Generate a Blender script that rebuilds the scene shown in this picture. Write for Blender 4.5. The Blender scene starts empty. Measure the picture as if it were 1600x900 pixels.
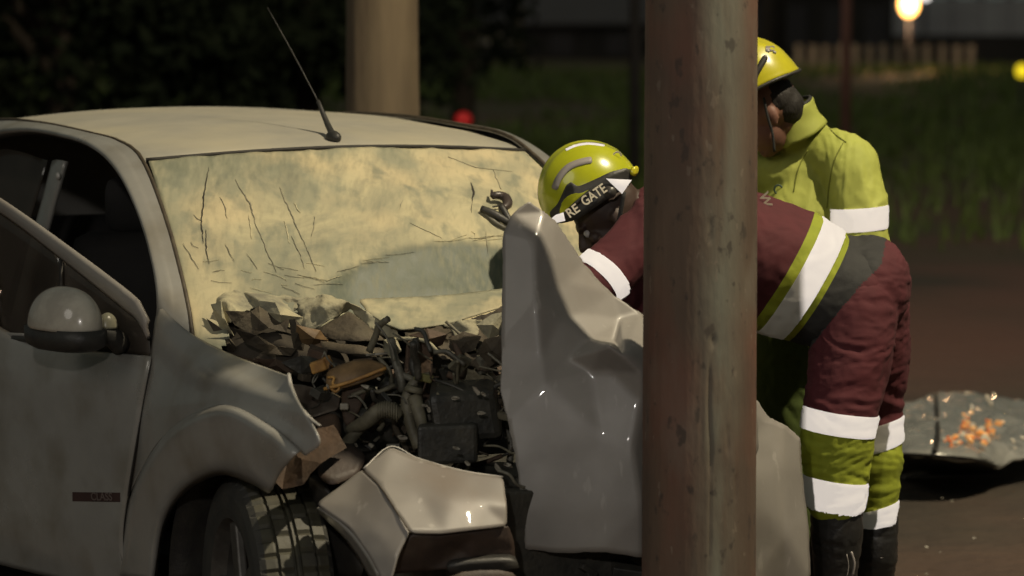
import bpy, bmesh, math, random
import numpy as np
from mathutils import Vector, Matrix, noise
from mathutils.bvhtree import BVHTree
from mathutils.geometry import delaunay_2d_cdt
random.seed(7); rng = np.random.default_rng(7)
SC = bpy.context.scene; COL = SC.collection
R = math.radians

# ------------------------------------------------------------ camera, world, light
FPX = 4950.0; HC = 1.836; TH = math.atan(450 / FPX)
cam = bpy.data.cameras.new('camera'); camo = bpy.data.objects.new('camera', cam); COL.objects.link(camo)
camo.location = (0, 0, HC); camo.rotation_euler = (math.pi / 2 - TH, 0, 0)
cam.sensor_width = 36; cam.lens = FPX / 1600 * 36; cam.clip_end = 3000; cam.clip_start = 0.1
cam.dof.use_dof = True; cam.dof.focus_distance = 8.5; cam.dof.aperture_fstop = 2.9
SC.camera = camo
SC.view_settings.view_transform = 'Standard'; SC.view_settings.look = 'None'
SC.view_settings.exposure = 0.22; SC.view_settings.gamma = 1
w = bpy.data.worlds.new('World'); SC.world = w; w.use_nodes = True
nt = w.node_tree; bg = nt.nodes['Background']
sky = nt.nodes.new('ShaderNodeTexSky'); sky.sky_type = 'NISHITA'; sky.sun_disc = False
SUN_EL, SUN_AZ = R(38), R(215)
sky.sun_elevation = R(-4); sky.sun_rotation = SUN_AZ
mx = nt.nodes.new('ShaderNodeMix'); mx.data_type = 'RGBA'; mx.inputs[0].default_value = 0.9
mx.inputs[7].default_value = (0.050, 0.058, 0.050, 1)      # glow of the town on the night sky
sc_ = nt.nodes.new('ShaderNodeMix'); sc_.data_type = 'RGBA'; sc_.blend_type = 'MULTIPLY'; sc_.inputs[0].default_value = 1
sc_.inputs[7].default_value = (0.02, 0.02, 0.02, 1)
nt.links.new(sky.outputs[0], sc_.inputs[6]); nt.links.new(sc_.outputs[2], mx.inputs[6])
nt.links.new(mx.outputs[2], bg.inputs[0]); bg.inputs[1].default_value = 1.0
sun = bpy.data.lights.new('sun', 'SUN'); sun.energy = 0.25; sun.angle = R(25); sun.color = (1, .93, .82)
suno = bpy.data.objects.new('sun', sun); COL.objects.link(suno)
# dim sky-glow fill added for the door side, from the camera's left
suno.rotation_euler = Vector((-.62, -.62, .5)).to_track_quat('Z', 'Y').to_euler()
KEY_POS = Vector((4.8, 6.3, 9.8)); KEY_W = 4600; KEY_COL = (1.0, .86, .61)
CL_POS = Vector((-.75, 1.4, 2.9)); CL_W = 230; CL_COL = (1, .93, .86)

# ------------------------------------------------------------ projection helpers (pixels of the photo -> places in the world)
ct, st = math.cos(TH), math.sin(TH)
def ray(px, py):
    a = (px - 800) / FPX; b = (450 - py) / FPX
    return Vector((a, ct + b * st, -st + b * ct))
CAM = Vector((0, 0, HC))
def P(px, py, Y):
    r = ray(px, py); return CAM + r * (Y / r.y)
PSI = R(28); F = Vector((math.sin(PSI), -math.cos(PSI), 0)); L = Vector((math.cos(PSI), math.sin(PSI), 0))
O = Vector((-.008, 8.27, 0)); Z = Vector((0, 0, 1))
def C(u, v, w): return O + F * u + L * v + Z * w
def onplane(px, py, p0, n):
    r = ray(px, py); return CAM + r * ((p0 - CAM).dot(n) / r.dot(n))
def S(px, py, v): return onplane(px, py, O + L * v, L)
def Fr(px, py, u): return onplane(px, py, O + F * u, F)
TD = R(13); HINGE = C(-.545, -.815, 0)
DD = (-F * math.cos(TD) - L * math.sin(TD)); DN = Vector((DD.y, -DD.x, 0))
if DN.y > 0: DN = -DN
def D(px, py, off=0.0): return onplane(px, py, HINGE + DN * off, DN)
def DL(s, w, off=0.0): return HINGE + DD * s + Z * w + DN * off

# ------------------------------------------------------------ materials
def hexc(h): return tuple(((int(h[i:i + 2], 16) / 255) ** 2.2) for i in (0, 2, 4))
def M(name, col, rough=.5, metal=0.0, col2=None, scale=6.0, bump=.15, bscale=60.0, stretch=(1, 1, 1), coat=0.0,
      detail=6, lo=.35, hi=.65, spec=.5, dist=.004, rvar=.0, emit=None):
    m = bpy.data.materials.new(name); m.use_nodes = True; n = m.node_tree; b = n.nodes['Principled BSDF']
    if col2 is None: col2 = tuple(c * .72 for c in col)
    tc = n.nodes.new('ShaderNodeTexCoord'); mp = n.nodes.new('ShaderNodeMapping'); mp.inputs['Scale'].default_value = stretch
    n.links.new(tc.outputs['Object'], mp.inputs[0])
    t = n.nodes.new('ShaderNodeTexNoise'); t.inputs['Scale'].default_value = scale; t.inputs['Detail'].default_value = detail
    t.inputs['Roughness'].default_value = .62
    n.links.new(mp.outputs[0], t.inputs[0])
    cr = n.nodes.new('ShaderNodeValToRGB'); cr.color_ramp.elements[0].position = lo; cr.color_ramp.elements[1].position = hi
    cr.color_ramp.elements[0].color = (*col, 1); cr.color_ramp.elements[1].color = (*col2, 1)
    n.links.new(t.outputs[0], cr.inputs[0]); n.links.new(cr.outputs[0], b.inputs['Base Color'])
    b.inputs['Roughness'].default_value = rough; b.inputs['Metallic'].default_value = metal
    b.inputs['Coat Weight'].default_value = coat; b.inputs['Specular IOR Level'].default_value = spec
    if rvar:
        mr = n.nodes.new('ShaderNodeMapRange'); mr.inputs[3].default_value = rough - rvar; mr.inputs[4].default_value = rough + rvar
        n.links.new(t.outputs[0], mr.inputs[0]); n.links.new(mr.outputs[0], b.inputs['Roughness'])
    if bump:
        t2 = n.nodes.new('ShaderNodeTexNoise'); t2.inputs['Scale'].default_value = bscale; t2.inputs['Detail'].default_value = 4
        n.links.new(mp.outputs[0], t2.inputs[0]); bp = n.nodes.new('ShaderNodeBump')
        bp.inputs['Strength'].default_value = bump; bp.inputs['Distance'].default_value = dist
        n.links.new(t2.outputs[0], bp.inputs['Height']); n.links.new(bp.outputs[0], b.inputs['Normal'])
    if emit:
        b.inputs['Emission Color'].default_value = (*emit[0], 1); b.inputs['Emission Strength'].default_value = emit[1]
    return m
def layer(m, col, scale, lo, hi, stretch=(1, 1, 1), op=1.0, detail=5, yr=None, xr=None):
    """a second noise-shaped layer of dirt / dust / stain mixed over the base colour"""
    n = m.node_tree; b = n.nodes['Principled BSDF']; src = b.inputs['Base Color'].links[0].from_socket
    tc = n.nodes.new('ShaderNodeTexCoord'); mp = n.nodes.new('ShaderNodeMapping'); mp.inputs['Scale'].default_value = stretch
    mp.inputs['Location'].default_value = (random.uniform(0, 9), 3, 5)
    n.links.new(tc.outputs['Object'], mp.inputs[0])
    t = n.nodes.new('ShaderNodeTexNoise'); t.inputs['Scale'].default_value = scale; t.inputs['Detail'].default_value = detail
    n.links.new(mp.outputs[0], t.inputs[0])
    mr = n.nodes.new('ShaderNodeMapRange'); mr.inputs[1].default_value = lo; mr.inputs[2].default_value = hi; mr.inputs[4].default_value = op
    n.links.new(t.outputs[0], mr.inputs[0]); mi = n.nodes.new('ShaderNodeMix'); mi.data_type = 'RGBA'
    fac = mr.outputs[0]
    if yr:      # only where the verge begins, this far from the road
        sx = n.nodes.new('ShaderNodeSeparateXYZ'); n.links.new(tc.outputs['Object'], sx.inputs[0]); m2 = n.nodes.new('ShaderNodeMapRange')
        m2.inputs[1].default_value, m2.inputs[2].default_value = yr; n.links.new(sx.outputs[1], m2.inputs[0])
        ml = n.nodes.new('ShaderNodeMath'); ml.operation = 'MULTIPLY'; n.links.new(fac, ml.inputs[0]); n.links.new(m2.outputs[0], ml.inputs[1]); fac = ml.outputs[0]
    if xr:      # a worn streak down one side
        sx = n.nodes.new('ShaderNodeSeparateXYZ'); n.links.new(tc.outputs['Object'], sx.inputs[0]); a_ = n.nodes.new('ShaderNodeMath'); a_.operation = 'SUBTRACT'; a_.inputs[1].default_value = xr[0]
        n.links.new(sx.outputs[0], a_.inputs[0]); b_ = n.nodes.new('ShaderNodeMath'); b_.operation = 'ABSOLUTE'; n.links.new(a_.outputs[0], b_.inputs[0])
        m2 = n.nodes.new('ShaderNodeMapRange'); m2.inputs[1].default_value = xr[1]; m2.inputs[2].default_value = 0; n.links.new(b_.outputs[0], m2.inputs[0])
        ml = n.nodes.new('ShaderNodeMath'); ml.operation = 'MULTIPLY'; n.links.new(fac, ml.inputs[0]); n.links.new(m2.outputs[0], ml.inputs[1]); fac = ml.outputs[0]
    n.links.new(fac, mi.inputs[0]); n.links.new(src, mi.inputs[6]); mi.inputs[7].default_value = (*col, 1)
    n.links.new(mi.outputs[2], b.inputs['Base Color']); return m
paint = M('silver_paint', (.30, .292, .27), .30, .15, (.24, .233, .215), 3, .05, 30, coat=.35, rvar=.1)
layer(paint, (.17, .15, .115), 7, .45, .75, op=.7)
paint_dusty = M('dusty_silver_paint', (.33, .31, .255), .6, 0, (.26, .25, .215), 4, .12, 120, rvar=.12)
layer(paint_dusty, (.38, .345, .25), 2.2, .45, .7, (1, 1, 1), .8)
paint_panel = M('scuffed_panel_paint', (.245, .228, .205), .46, .0, (.19, .175, .16), 2.6, .08, 18, coat=.14, rvar=.10)
layer(paint_panel, (.16, .12, .09), 4, .54, .74, (1, 1, .4), .55); layer(paint_panel, (.34, .32, .29), 30, .66, .72, (1, 1, .25), .5)
bare = M('bare_edge_metal', (.5, .48, .44), .4, .2, bump=.1)
black_plastic = M('black_plastic', (.022, .021, .02), .5, 0, (.035, .033, .028), 20, .25, 120)
insert_mat = M('dull_bumper_insert', (.045, .028, .02), .6, 0, (.03, .02, .016), 12, .3, 80)
layer(insert_mat, (.10, .075, .05), 9, .5, .75, op=.5)
seal = M('rubber_seal', (.016, .013, .01), .7, 0, bump=.1)
seal_brown = M('dirty_trim', (.07, .055, .035), .6, 0, (.03, .02, .012), 30, .3)
rubber = M('tyre_rubber', (.022, .022, .02), .75, 0, (.035, .034, .028), 14, .3, 90)
tread_m = M('dusty_tread', (.055, .052, .032), .6, 0, (.03, .028, .02), 16, .3, 60)
rim_m = M('dirty_alloy', (.10, .095, .085), .5, .4, (.05, .045, .04), 12, .2)
inner_dark = M('interior_plastic', (.014, .014, .013), .7, 0, bump=.2)
seat_m = M('seat_fabric', (.02, .019, .018), .9, 0, bump=.3, bscale=200)
headliner = M('headliner', (.045, .043, .036), .9, 0, bump=.2)
pole_m = M('weathered_pole', (.115, .076, .050), .8, 0, (.072, .048, .033), 7, .45, 70, (1, 1, .3), lo=.3, hi=.7, dist=.004)
layer(pole_m, (.15, .13, .10), 5, .52, .68, (1.2, 1.2, .4), .75)
layer(pole_m, (.14, .054, .034), 4.5, .46, .64, (1, 1, .5), .6)
layer(pole_m, (.15, .15, .115), 7, .32, .55, (1.5, 1.5, .3), 1.0, xr=(.50, .075))
layer(pole_m, (.03, .024, .02), 34, .61, .68, (1, 1, .6), .65); layer(pole_m, (.20, .16, .12), 40, .66, .70, (1, 1, .5), .45)
layer(pole_m, (.06, .04, .03), 4, .54, .7, (1, 1, .8), .5)
pole2_m = M('pale_wood_pole', (.16, .12, .072), .85, 0, (.10, .073, .045), 7, .5, 40, (1, 1, .15), dist=.006)
layer(pole2_m, (.085, .055, .035), 5, .5, .68, (1, 1, .3), .7)
engine_black = M('engine_black', (.028, .028, .025), .5, .0, (.06, .056, .045), 15, .4, 60, dist=.008)
engine_grey = M('greasy_cast_metal', (.19, .18, .14), .5, .1, (.08, .075, .06), 18, .5, 70, dist=.006)
hose_m = M('dusty_hose', (.17, .155, .105), .6, 0, (.08, .072, .05), 22, .3, 80)
rust_m = M('rust_brown', (.085, .052, .032), .75, 0, (.045, .03, .02), 14, .5, 60, dist=.006)
orange_m = M('ochre_plastic', (.55, .30, .07), .55, 0, (.24, .12, .035), 16, .3, 60)
tan_m = M('tan_plastic', (.26, .16, .07), .6, 0, (.12, .075, .035), 14, .3, 60)
pale_m = M('pale_broken_plastic', (.36, .33, .27), .5, 0, (.22, .2, .16), 20, .3, 60)
dustmetal = M('powdered_cowl', (.34, .32, .215), .85, 0, (.17, .16, .12), 16, .6, 70, dist=.006)
layer(dustmetal, (.50, .44, .27), 9, .45, .7, op=.8)
dirt_metal = M('brown_crumpled_lining', (.075, .058, .036), .8, 0, (.038, .03, .02), 10, .6, 45, dist=.012)
layer(dirt_metal, (.15, .13, .08), 8, .56, .75, op=.5)
lime = M('lime_fabric', (.30, .34, .020), .8, 0, (.22, .26, .016), 7, .4, 420, dist=.002)
lime_j = M('lime_jacket_fabric', (.40, .43, .085), .75, 0, (.31, .34, .06), 4, .35, 380, dist=.002)
lime_dk = M('olive_green_fabric', (.07, .10, .012), .85, 0, (.05, .075, .01), 6, .4, 300, dist=.002)
maroon = M('maroon_fabric', (.086, .013, .018), .85, 0, (.062, .009, .013), 6, .4, 420, dist=.002)
black_f = M('black_fabric', (.018, .018, .018), .8, 0, (.026, .026, .025), 8, .4, 300, dist=.002)
boot_m = M('black_leather', (.014, .014, .014), .42, 0, (.022, .021, .02), 12, .4, 70, dist=.004)
helmet_m = M('lime_helmet_shell', (.40, .42, .012), .25, 0, (.33, .35, .01), 8, .03, 30, coat=.5)
helmet_y = M('yellow_helmet_shell', (.50, .46, .02), .25, 0, (.42, .38, .015), 8, .03, 30, coat=.5)
grey_rib = M('grey_reflex_stripe', (.30, .27, .25), .5, 0, bump=.05)
skin_m = M('skin', (.19, .09, .062), .6, 0, (.14, .065, .045), 9, .15, 120, dist=.001)
skin_d = M('dark_skin', (.050, .028, .020), .6, 0, (.04, .022, .016), 9, .15, 120, dist=.001)
hair_m = M('dark_hair', (.014, .011, .009), .7, 0, bump=.6, bscale=250, stretch=(1, 1, .3))
eye_m = M('eye', (.5, .48, .45), .2, 0, (.45, .42, .4), bump=0)
glove_m = M('glove', (.05, .03, .025), .8, 0, bump=.3)
letter_m = M('cream_lettering', (.8, .74, .58), .5, 0, (.7, .62, .46), 40, .05)
badge_m = M('dark_red_badge', (.045, .022, .020), .5, 0, bump=.05)
badge_w = M('badge_letter', (.13, .10, .09), .5, 0, bump=.05)
grey_post = M('grey_post', (.16, .15, .12), .7, 0, bump=.2)
red_post = M('reddish_post', (.25, .12, .10), .8, 0, bump=.2)
dark_post = M('dark_post', (.045, .04, .042), .8, 0, bump=.2)
wall_m = M('grey_wall', (.36, .37, .38), .9, 0, (.26, .26, .27), .5, .1, 10)
shed_m = M('dark_boards', (.03, .026, .022), .9, 0, (.02, .018, .016), 1, .2, 10)
fence_m = M('pale_fence_board', (.34, .31, .25), .8, 0, (.22, .2, .16), 2, .1, 20)
bark = M('bark', (.04, .03, .022), .9, 0, bump=.6, bscale=20)
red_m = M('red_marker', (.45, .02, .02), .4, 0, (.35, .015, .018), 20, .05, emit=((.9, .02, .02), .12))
def foliage(name, c):
    m = M(name, c, .7, 0, tuple(x * .45 for x in c), 2.0, 0); return m
leaf_m = foliage('dark_foliage', (.022, .030, .016)); leaf_m.node_tree.nodes['Principled BSDF'].inputs['Specular IOR Level'].default_value = .1
grass_m = foliage('grass_blades', (.12, .17, .032))
def emis(name, col, s):
    m = bpy.data.materials.new(name); m.use_nodes = True; b = m.node_tree.nodes['Principled BSDF']
    b.inputs['Base Color'].default_value = (*col, 1); b.inputs['Emission Color'].default_value = (*col, 1)
    b.inputs['Emission Strength'].default_value = s; return m
def reflex():
    """glass-bead tape: part white cloth, part true retroreflection (light returns the way it came)"""
    m = M('reflective_tape', (.78, .75, .70), .5, 0, (.70, .66, .62), 30, .25, 90, dist=.002)
    n = m.node_tree; b = n.nodes['Principled BSDF']; out = n.nodes['Material Output']
    g = n.nodes.new('ShaderNodeNewGeometry'); gl = n.nodes.new('ShaderNodeBsdfGlossy')
    gl.inputs['Roughness'].default_value = .35; gl.inputs['Color'].default_value = (1, .96, .93, 1)
    n.links.new(g.outputs['Incoming'], gl.inputs['Normal'])
    mi = n.nodes.new('ShaderNodeMixShader'); mi.inputs[0].default_value = .8
    n.links.new(b.outputs[0], mi.inputs[1]); n.links.new(gl.outputs[0], mi.inputs[2]); n.links.new(mi.outputs[0], out.inputs[0])
    return m
tape = reflex()
def glass(name, tint, gl=.12, rough=.08, dust_shade=0.0):
    m = bpy.data.materials.new(name); m.use_nodes = True; n = m.node_tree; out = n.nodes['Material Output']
    b = n.nodes['Principled BSDF']; b.inputs['Base Color'].default_value = (.12, .10, .08, 1); b.inputs['Roughness'].default_value = .8
    tr = n.nodes.new('ShaderNodeBsdfTransparent'); tr.inputs[0].default_value = (*tint, 1)
    g = n.nodes.new('ShaderNodeBsdfGlossy'); g.inputs['Roughness'].default_value = rough
    a = n.nodes.new('ShaderNodeMixShader'); a.inputs[0].default_value = gl
    n.links.new(tr.outputs[0], a.inputs[1]); n.links.new(g.outputs[0], a.inputs[2])
    t = n.nodes.new('ShaderNodeTexNoise'); t.inputs['Scale'].default_value = 5; tc = n.nodes.new('ShaderNodeTexCoord')
    n.links.new(tc.outputs['Object'], t.inputs[0]); ml = n.nodes.new('ShaderNodeMath'); ml.operation = 'MULTIPLY'; ml.inputs[1].default_value = dust_shade * 2
    n.links.new(t.outputs[0], ml.inputs[0]); c2 = n.nodes.new('ShaderNodeMixShader')
    n.links.new(ml.outputs[0], c2.inputs[0]); n.links.new(a.outputs[0], c2.inputs[1]); n.links.new(b.outputs[0], c2.inputs[2])
    n.links.new(c2.outputs[0], out.inputs[0]); return m
side_glass = glass('tinted_side_glass', (.5, .46, .42), .08, .1, .22)
quarter_glass = glass('dusty_quarter_glass', (.4, .36, .3), .08, .2, .42)

# ------------------------------------------------------------ object helpers
def empty(name, loc, label=None, cat=None, group=None):
    o = bpy.data.objects.new(name, None); COL.objects.link(o); o.location = loc; o.empty_display_size = .2
    if label: o['label'] = label
    if cat: o['category'] = cat
    if group: o['group'] = group
    return o
def rootmat(o):
    m = Matrix.Translation(o.location)
    return m if o.parent is None else m
def link(name, me, mats, parent=None, smooth=True, label=None, cat=None, group=None, kind=None):
    if not isinstance(mats, (list, tuple)): mats = [mats]
    for m in mats: me.materials.append(m)
    if smooth: me.polygons.foreach_set('use_smooth', [True] * len(me.polygons))
    o = bpy.data.objects.new(name, me); COL.objects.link(o)
    if parent is not None:
        o.parent = parent
        # all meshes are authored in world coordinates
        base = parent
        while base.parent is not None: base = base.parent
        if parent is base: o.matrix_parent_inverse = Matrix.Translation(base.location).inverted()
        else: o.matrix_parent_inverse = Matrix.Identity(4)
    if label: o['label'] = label
    if cat: o['category'] = cat
    if group: o['group'] = group
    if kind: o['kind'] = kind
    return o
def frombm(name, bm, mats, parent=None, **k):
    me = bpy.data.meshes.new(name); bm.normal_update(); bm.to_mesh(me); bm.free(); return link(name, me, mats, parent, **k)
def cr(p0, p1, p2, p3, t):
    return .5 * ((2 * p1) + (p2 - p0) * t + (2 * p0 - 5 * p1 + 4 * p2 - p3) * t * t + (3 * p1 - p0 - 3 * p2 + p3) * t ** 3)
def spline(pts, n):
    """catmull-rom through pts, n samples evenly by chord length"""
    pts = [Vector(p) for p in pts]
    if len(pts) == 2: return [pts[0].lerp(pts[1], i / (n - 1)) for i in range(n)]
    d = [0]
    for a, b in zip(pts, pts[1:]): d.append(d[-1] + max((b - a).length, 1e-6))
    out = []
    for i in range(n):
        t = d[-1] * i / (n - 1); k = 0
        while k < len(pts) - 2 and t > d[k + 1]: k += 1
        tt = (t - d[k]) / (d[k + 1] - d[k])
        p0 = pts[k - 1] if k > 0 else pts[0] * 2 - pts[1]; p3 = pts[k + 2] if k + 2 < len(pts) else pts[-1] * 2 - pts[-2]
        out.append(cr(p0, pts[k], pts[k + 1], p3, tt))
    return out
def loft_bm(rows, nu, nv, smooth_across=True, fn=None):
    rs = [spline(r, nu) for r in rows]; bm = bmesh.new(); g = []
    for i in range(nu):
        col = [r[i] for r in rs]; c = spline(col, nv) if smooth_across else col
        g.append([bm.verts.new(fn(p, i / (nu - 1), j / (len(c) - 1)) if fn else p) for j, p in enumerate(c)])
    for i in range(nu - 1):
        for j in range(len(g[0]) - 1): bm.faces.new((g[i][j], g[i + 1][j], g[i + 1][j + 1], g[i][j + 1]))
    return bm
def solid(o, t=.003, off=0):
    m = o.modifiers.new('thickness', 'SOLIDIFY'); m.thickness = t; m.offset = off; return o
def loft(name, rows, mat, parent, nu=40, nv=14, thick=.004, **k):
    fn = k.pop('fn', None); sa = k.pop('sa', True)
    return solid(frombm(name, loft_bm(rows, nu, nv, sa, fn), mat, parent, **k), thick)
def tube_bm(bm, pts, rad, seg=10, n=None, cap=True, mat=0):
    if n: 
        rr = rad if isinstance(rad, (list, tuple)) else [rad] * len(pts)
        ext = [Vector((*p, 0)).to_4d() for p in pts]
        path = spline(pts, n); m = len(rr) - 1
        rads = [rr[min(int(i / (n - 1) * m), m - 1)] * (1 - (i / (n - 1) * m - min(int(i / (n - 1) * m), m - 1))) + rr[min(int(i / (n - 1) * m) + 1, m)] * (i / (n - 1) * m - min(int(i / (n - 1) * m), m - 1)) for i in range(n)]
    else:
        path = [Vector(p) for p in pts]; rads = rad if isinstance(rad, (list, tuple)) else [rad] * len(pts)
    rings = []; up = None
    for i, p in enumerate(path):
        t = (path[min(i + 1, len(path) - 1)] - path[max(i - 1, 0)]).normalized()
        if up is None: up = t.orthogonal().normalized()
        up = (up - t * up.dot(t)).normalized(); s = t.cross(up); r = rads[i]
        rings.append([bm.verts.new(p + (up * math.cos(a) + s * math.sin(a)) * r) for a in [2 * math.pi * k / seg for k in range(seg)]])
    for a, b in zip(rings, rings[1:]):
        for k in range(seg):
            f = bm.faces.new((a[k], a[(k + 1) % seg], b[(k + 1) % seg], b[k])); f.material_index = mat
    if cap:
        bm.faces.new(rings[0][::-1]).material_index = mat; bm.faces.new(rings[-1]).material_index = mat
    return bm
def tube(name, pts, rad, mat, parent=None, seg=10, n=None, **k):
    return frombm(name, tube_bm(bmesh.new(), pts, rad, seg, n), mat, parent, **k)
def box_bm(bm, c, ax, ay, az, bev=0.0):
    c = Vector(c); vs = [bm.verts.new(c + ax * i + ay * j + az * k) for i in (-1, 1) for j in (-1, 1) for k in (-1, 1)]
    fs = [bm.faces.new([vs[q] for q in f]) for f in ((0, 1, 3, 2), (4, 6, 7, 5), (0, 4, 5, 1), (2, 3, 7, 6), (0, 2, 6, 4), (1, 5, 7, 3))]
    if bev: bmesh.ops.bevel(bm, geom=list({e for f in fs for e in f.edges}), offset=bev, segments=2, profile=.5, affect='EDGES')
    return bm
def box(name, c, ax, ay, az, mat, parent=None, bev=.004, **k):
    bm = box_bm(bmesh.new(), c, Vector(ax), Vector(ay), Vector(az), bev); bmesh.ops.recalc_face_normals(bm, faces=bm.faces[:])
    k.setdefault('smooth', False); return frombm(name, bm, mat, parent, **k)
def ell_bm(bm, c, ax, ay, az, seg=24, rings=14, fn=None, zmin=-1.0):
    c = Vector(c); a0 = math.asin(max(-1, zmin)); g = []
    for i in range(rings + 1):
        ph = a0 + (math.pi / 2 - a0) * i / rings; row = []
        for j in range(seg):
            th = 2 * math.pi * j / seg; q = Vector((math.cos(ph) * math.cos(th), math.cos(ph) * math.sin(th), math.sin(ph)))
            if fn: q = fn(q)
            row.append(bm.verts.new(c + ax * q.x + ay * q.y + az * q.z))
        g.append(row)
    for i in range(rings):
        for j in range(seg): bm.faces.new((g[i][j], g[i][(j + 1) % seg], g[i + 1][(j + 1) % seg], g[i + 1][j]))
    if zmin > -1: bm.faces.new(g[0][::-1])
    bmesh.ops.remove_doubles(bm, verts=g[-1] + (g[0] if zmin <= -1 else []), dist=1e-5)
    return bm
def sheet(name, pts, outline, mat, parent=None, sub=2, thick=.003, nz=0.0, ns=9.0, relax=5, bs=2, jag=0.0, ridge=0.0, **k):
    """bent sheet metal: an outline and inner points, each at its own depth"""
    v2 = [Vector((p[0], p[1])) for p in pts]
    vo, _, fo, ov, _, _ = delaunay_2d_cdt(v2, [], [outline], 1, 1e-4)
    bm = bmesh.new(); vs = []
    for i, q in enumerate(vo):
        Y = pts[ov[i][0]][2] if ov[i] else 8.0
        vs.append(bm.verts.new(P(q.x, q.y, Y)))
    for f in fo: bm.faces.new([vs[i] for i in f])
    loose = [v for v in bm.verts if not v.link_faces]
    bmesh.ops.delete(bm, geom=loose, context='VERTS')
    if sub:
        rim = [e for e in bm.edges if len(e.link_faces) == 1]
        bmesh.ops.subdivide_edges(bm, edges=bm.edges[:], cuts=2 ** sub - 1, use_grid_fill=True)
        inner = [v for v in bm.verts if not v.is_boundary]
        for _ in range(relax): bmesh.ops.smooth_vert(bm, verts=inner, factor=.5, use_axis_x=True, use_axis_y=True, use_axis_z=True)
        bd = [v for v in bm.verts if v.is_boundary]
        for _ in range(bs):
            new = {}
            for v in bd:
                nb = [e.other_vert(v).co for e in v.link_edges if e.is_boundary]
                if len(nb) == 2: new[v] = v.co * .5 + (nb[0] + nb[1]) * .25
            for v, c in new.items(): v.co = c
        if nz:
            bm.normal_update()
            for v in bm.verts:
                d = noise.fractal(v.co * ns, 1, 2, 3) * nz
                if ridge:
                    q = v.co * (ns * .8); d += (abs(noise.noise(q)) * 2 + abs(noise.noise(q * 2.3 + Vector((5, 5, 5))))) * ridge
                v.co += Vector((0, 1, 0)) * d + Vector((1, 0, 0)) * (d * .3)
            if jag:
                for v in bm.verts:
                    if v.is_boundary: v.co += Vector((random.uniform(-1, 1), 0, random.uniform(-1, 1))) * jag
    for f in bm.faces:
        if f.normal.y > 0: pass
    bmesh.ops.recalc_face_normals(bm, faces=bm.faces[:])
    return solid(frombm(name, bm, mat, parent, **k), thick)
def text(name, s, origin, xdir, ydir, size, mat, parent, ext=.0008, font_w=1.0):
    cu = bpy.data.curves.new(name, 'FONT'); cu.body = s; cu.size = size; cu.extrude = ext; cu.align_x = 'CENTER'; cu.align_y = 'CENTER'
    cu.offset = size * .02
    to = bpy.data.objects.new(name, cu); COL.objects.link(to)
    dg = bpy.context.evaluated_depsgraph_get(); me = bpy.data.meshes.new_from_object(to.evaluated_get(dg))
    bpy.data.objects.remove(to); bpy.data.curves.remove(cu)
    x = Vector(xdir).normalized(); y = Vector(ydir); y = (y - x * y.dot(x)).normalized(); z = x.cross(y)
    for v in me.vertices: v.co = Vector(origin) + x * v.co.x * font_w + y * v.co.y + z * v.co.z
    me.materials.clear(); return link(name, me, mat, parent, smooth=False)
def remesh(bm, voxel, smooth_it=2):
    me = bpy.data.meshes.new('tmp'); bm.to_mesh(me); bm.free(); o = bpy.data.objects.new('tmp', me); COL.objects.link(o)
    m = o.modifiers.new('r', 'REMESH'); m.mode = 'VOXEL'; m.voxel_size = voxel
    if smooth_it:
        s = o.modifiers.new('s', 'SMOOTH'); s.iterations = smooth_it; s.factor = .5
    dg = bpy.context.evaluated_depsgraph_get(); r = bpy.data.meshes.new_from_object(o.evaluated_get(dg))
    bpy.data.objects.remove(o); bpy.data.meshes.remove(me)
    b = bmesh.new(); b.from_mesh(r); bpy.data.meshes.remove(r); return b
def wrinkle(bm, amp, sc, st=(1, 1, 1), p=None):
    bm.normal_update(); st = Vector(st)
    for v in bm.verts:
        q = Vector((v.co.x * st.x, v.co.y * st.y, v.co.z * st.z)) * sc
        n_ = noise.fractal(q + Vector((noise.noise(q * .6) * 1.3, 0, noise.noise(q * .6 + Vector((7, 1, 2))) * 1.3)), 1, 2, 3)
        v.co += v.normal * (-abs(n_) * 1.7 + .4) * amp
    bm.normal_update()
def zones(bm, zs):
    """cut clean bands into a garment: each zone = (centre, axis, t0, t1, radius, material index, lift)"""
    for c, a, t0, t1, rad, mi, lift in zs:
        c = Vector(c); a = Vector(a).normalized()
        for t in (t0, t1):
            p = c + a * t
            fs = [f for f in bm.faces if (f.calc_center_median() - c).length < rad * 1.15]
            geom = set(fs)
            for f in fs: geom.update(f.edges); geom.update(f.verts)
            bmesh.ops.bisect_plane(bm, geom=list(geom), plane_co=p, plane_no=a, dist=1e-5)
        for f in bm.faces:
            m = f.calc_center_median() - c
            if t0 < m.dot(a) < t1 and m.length < rad: f.material_index = mi
        if lift:
            bm.normal_update()
            for v in bm.verts:
                if len(v.link_faces) and all(f.material_index == mi for f in v.link_faces) and (v.co - c).length < rad: v.co += v.normal * lift

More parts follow.
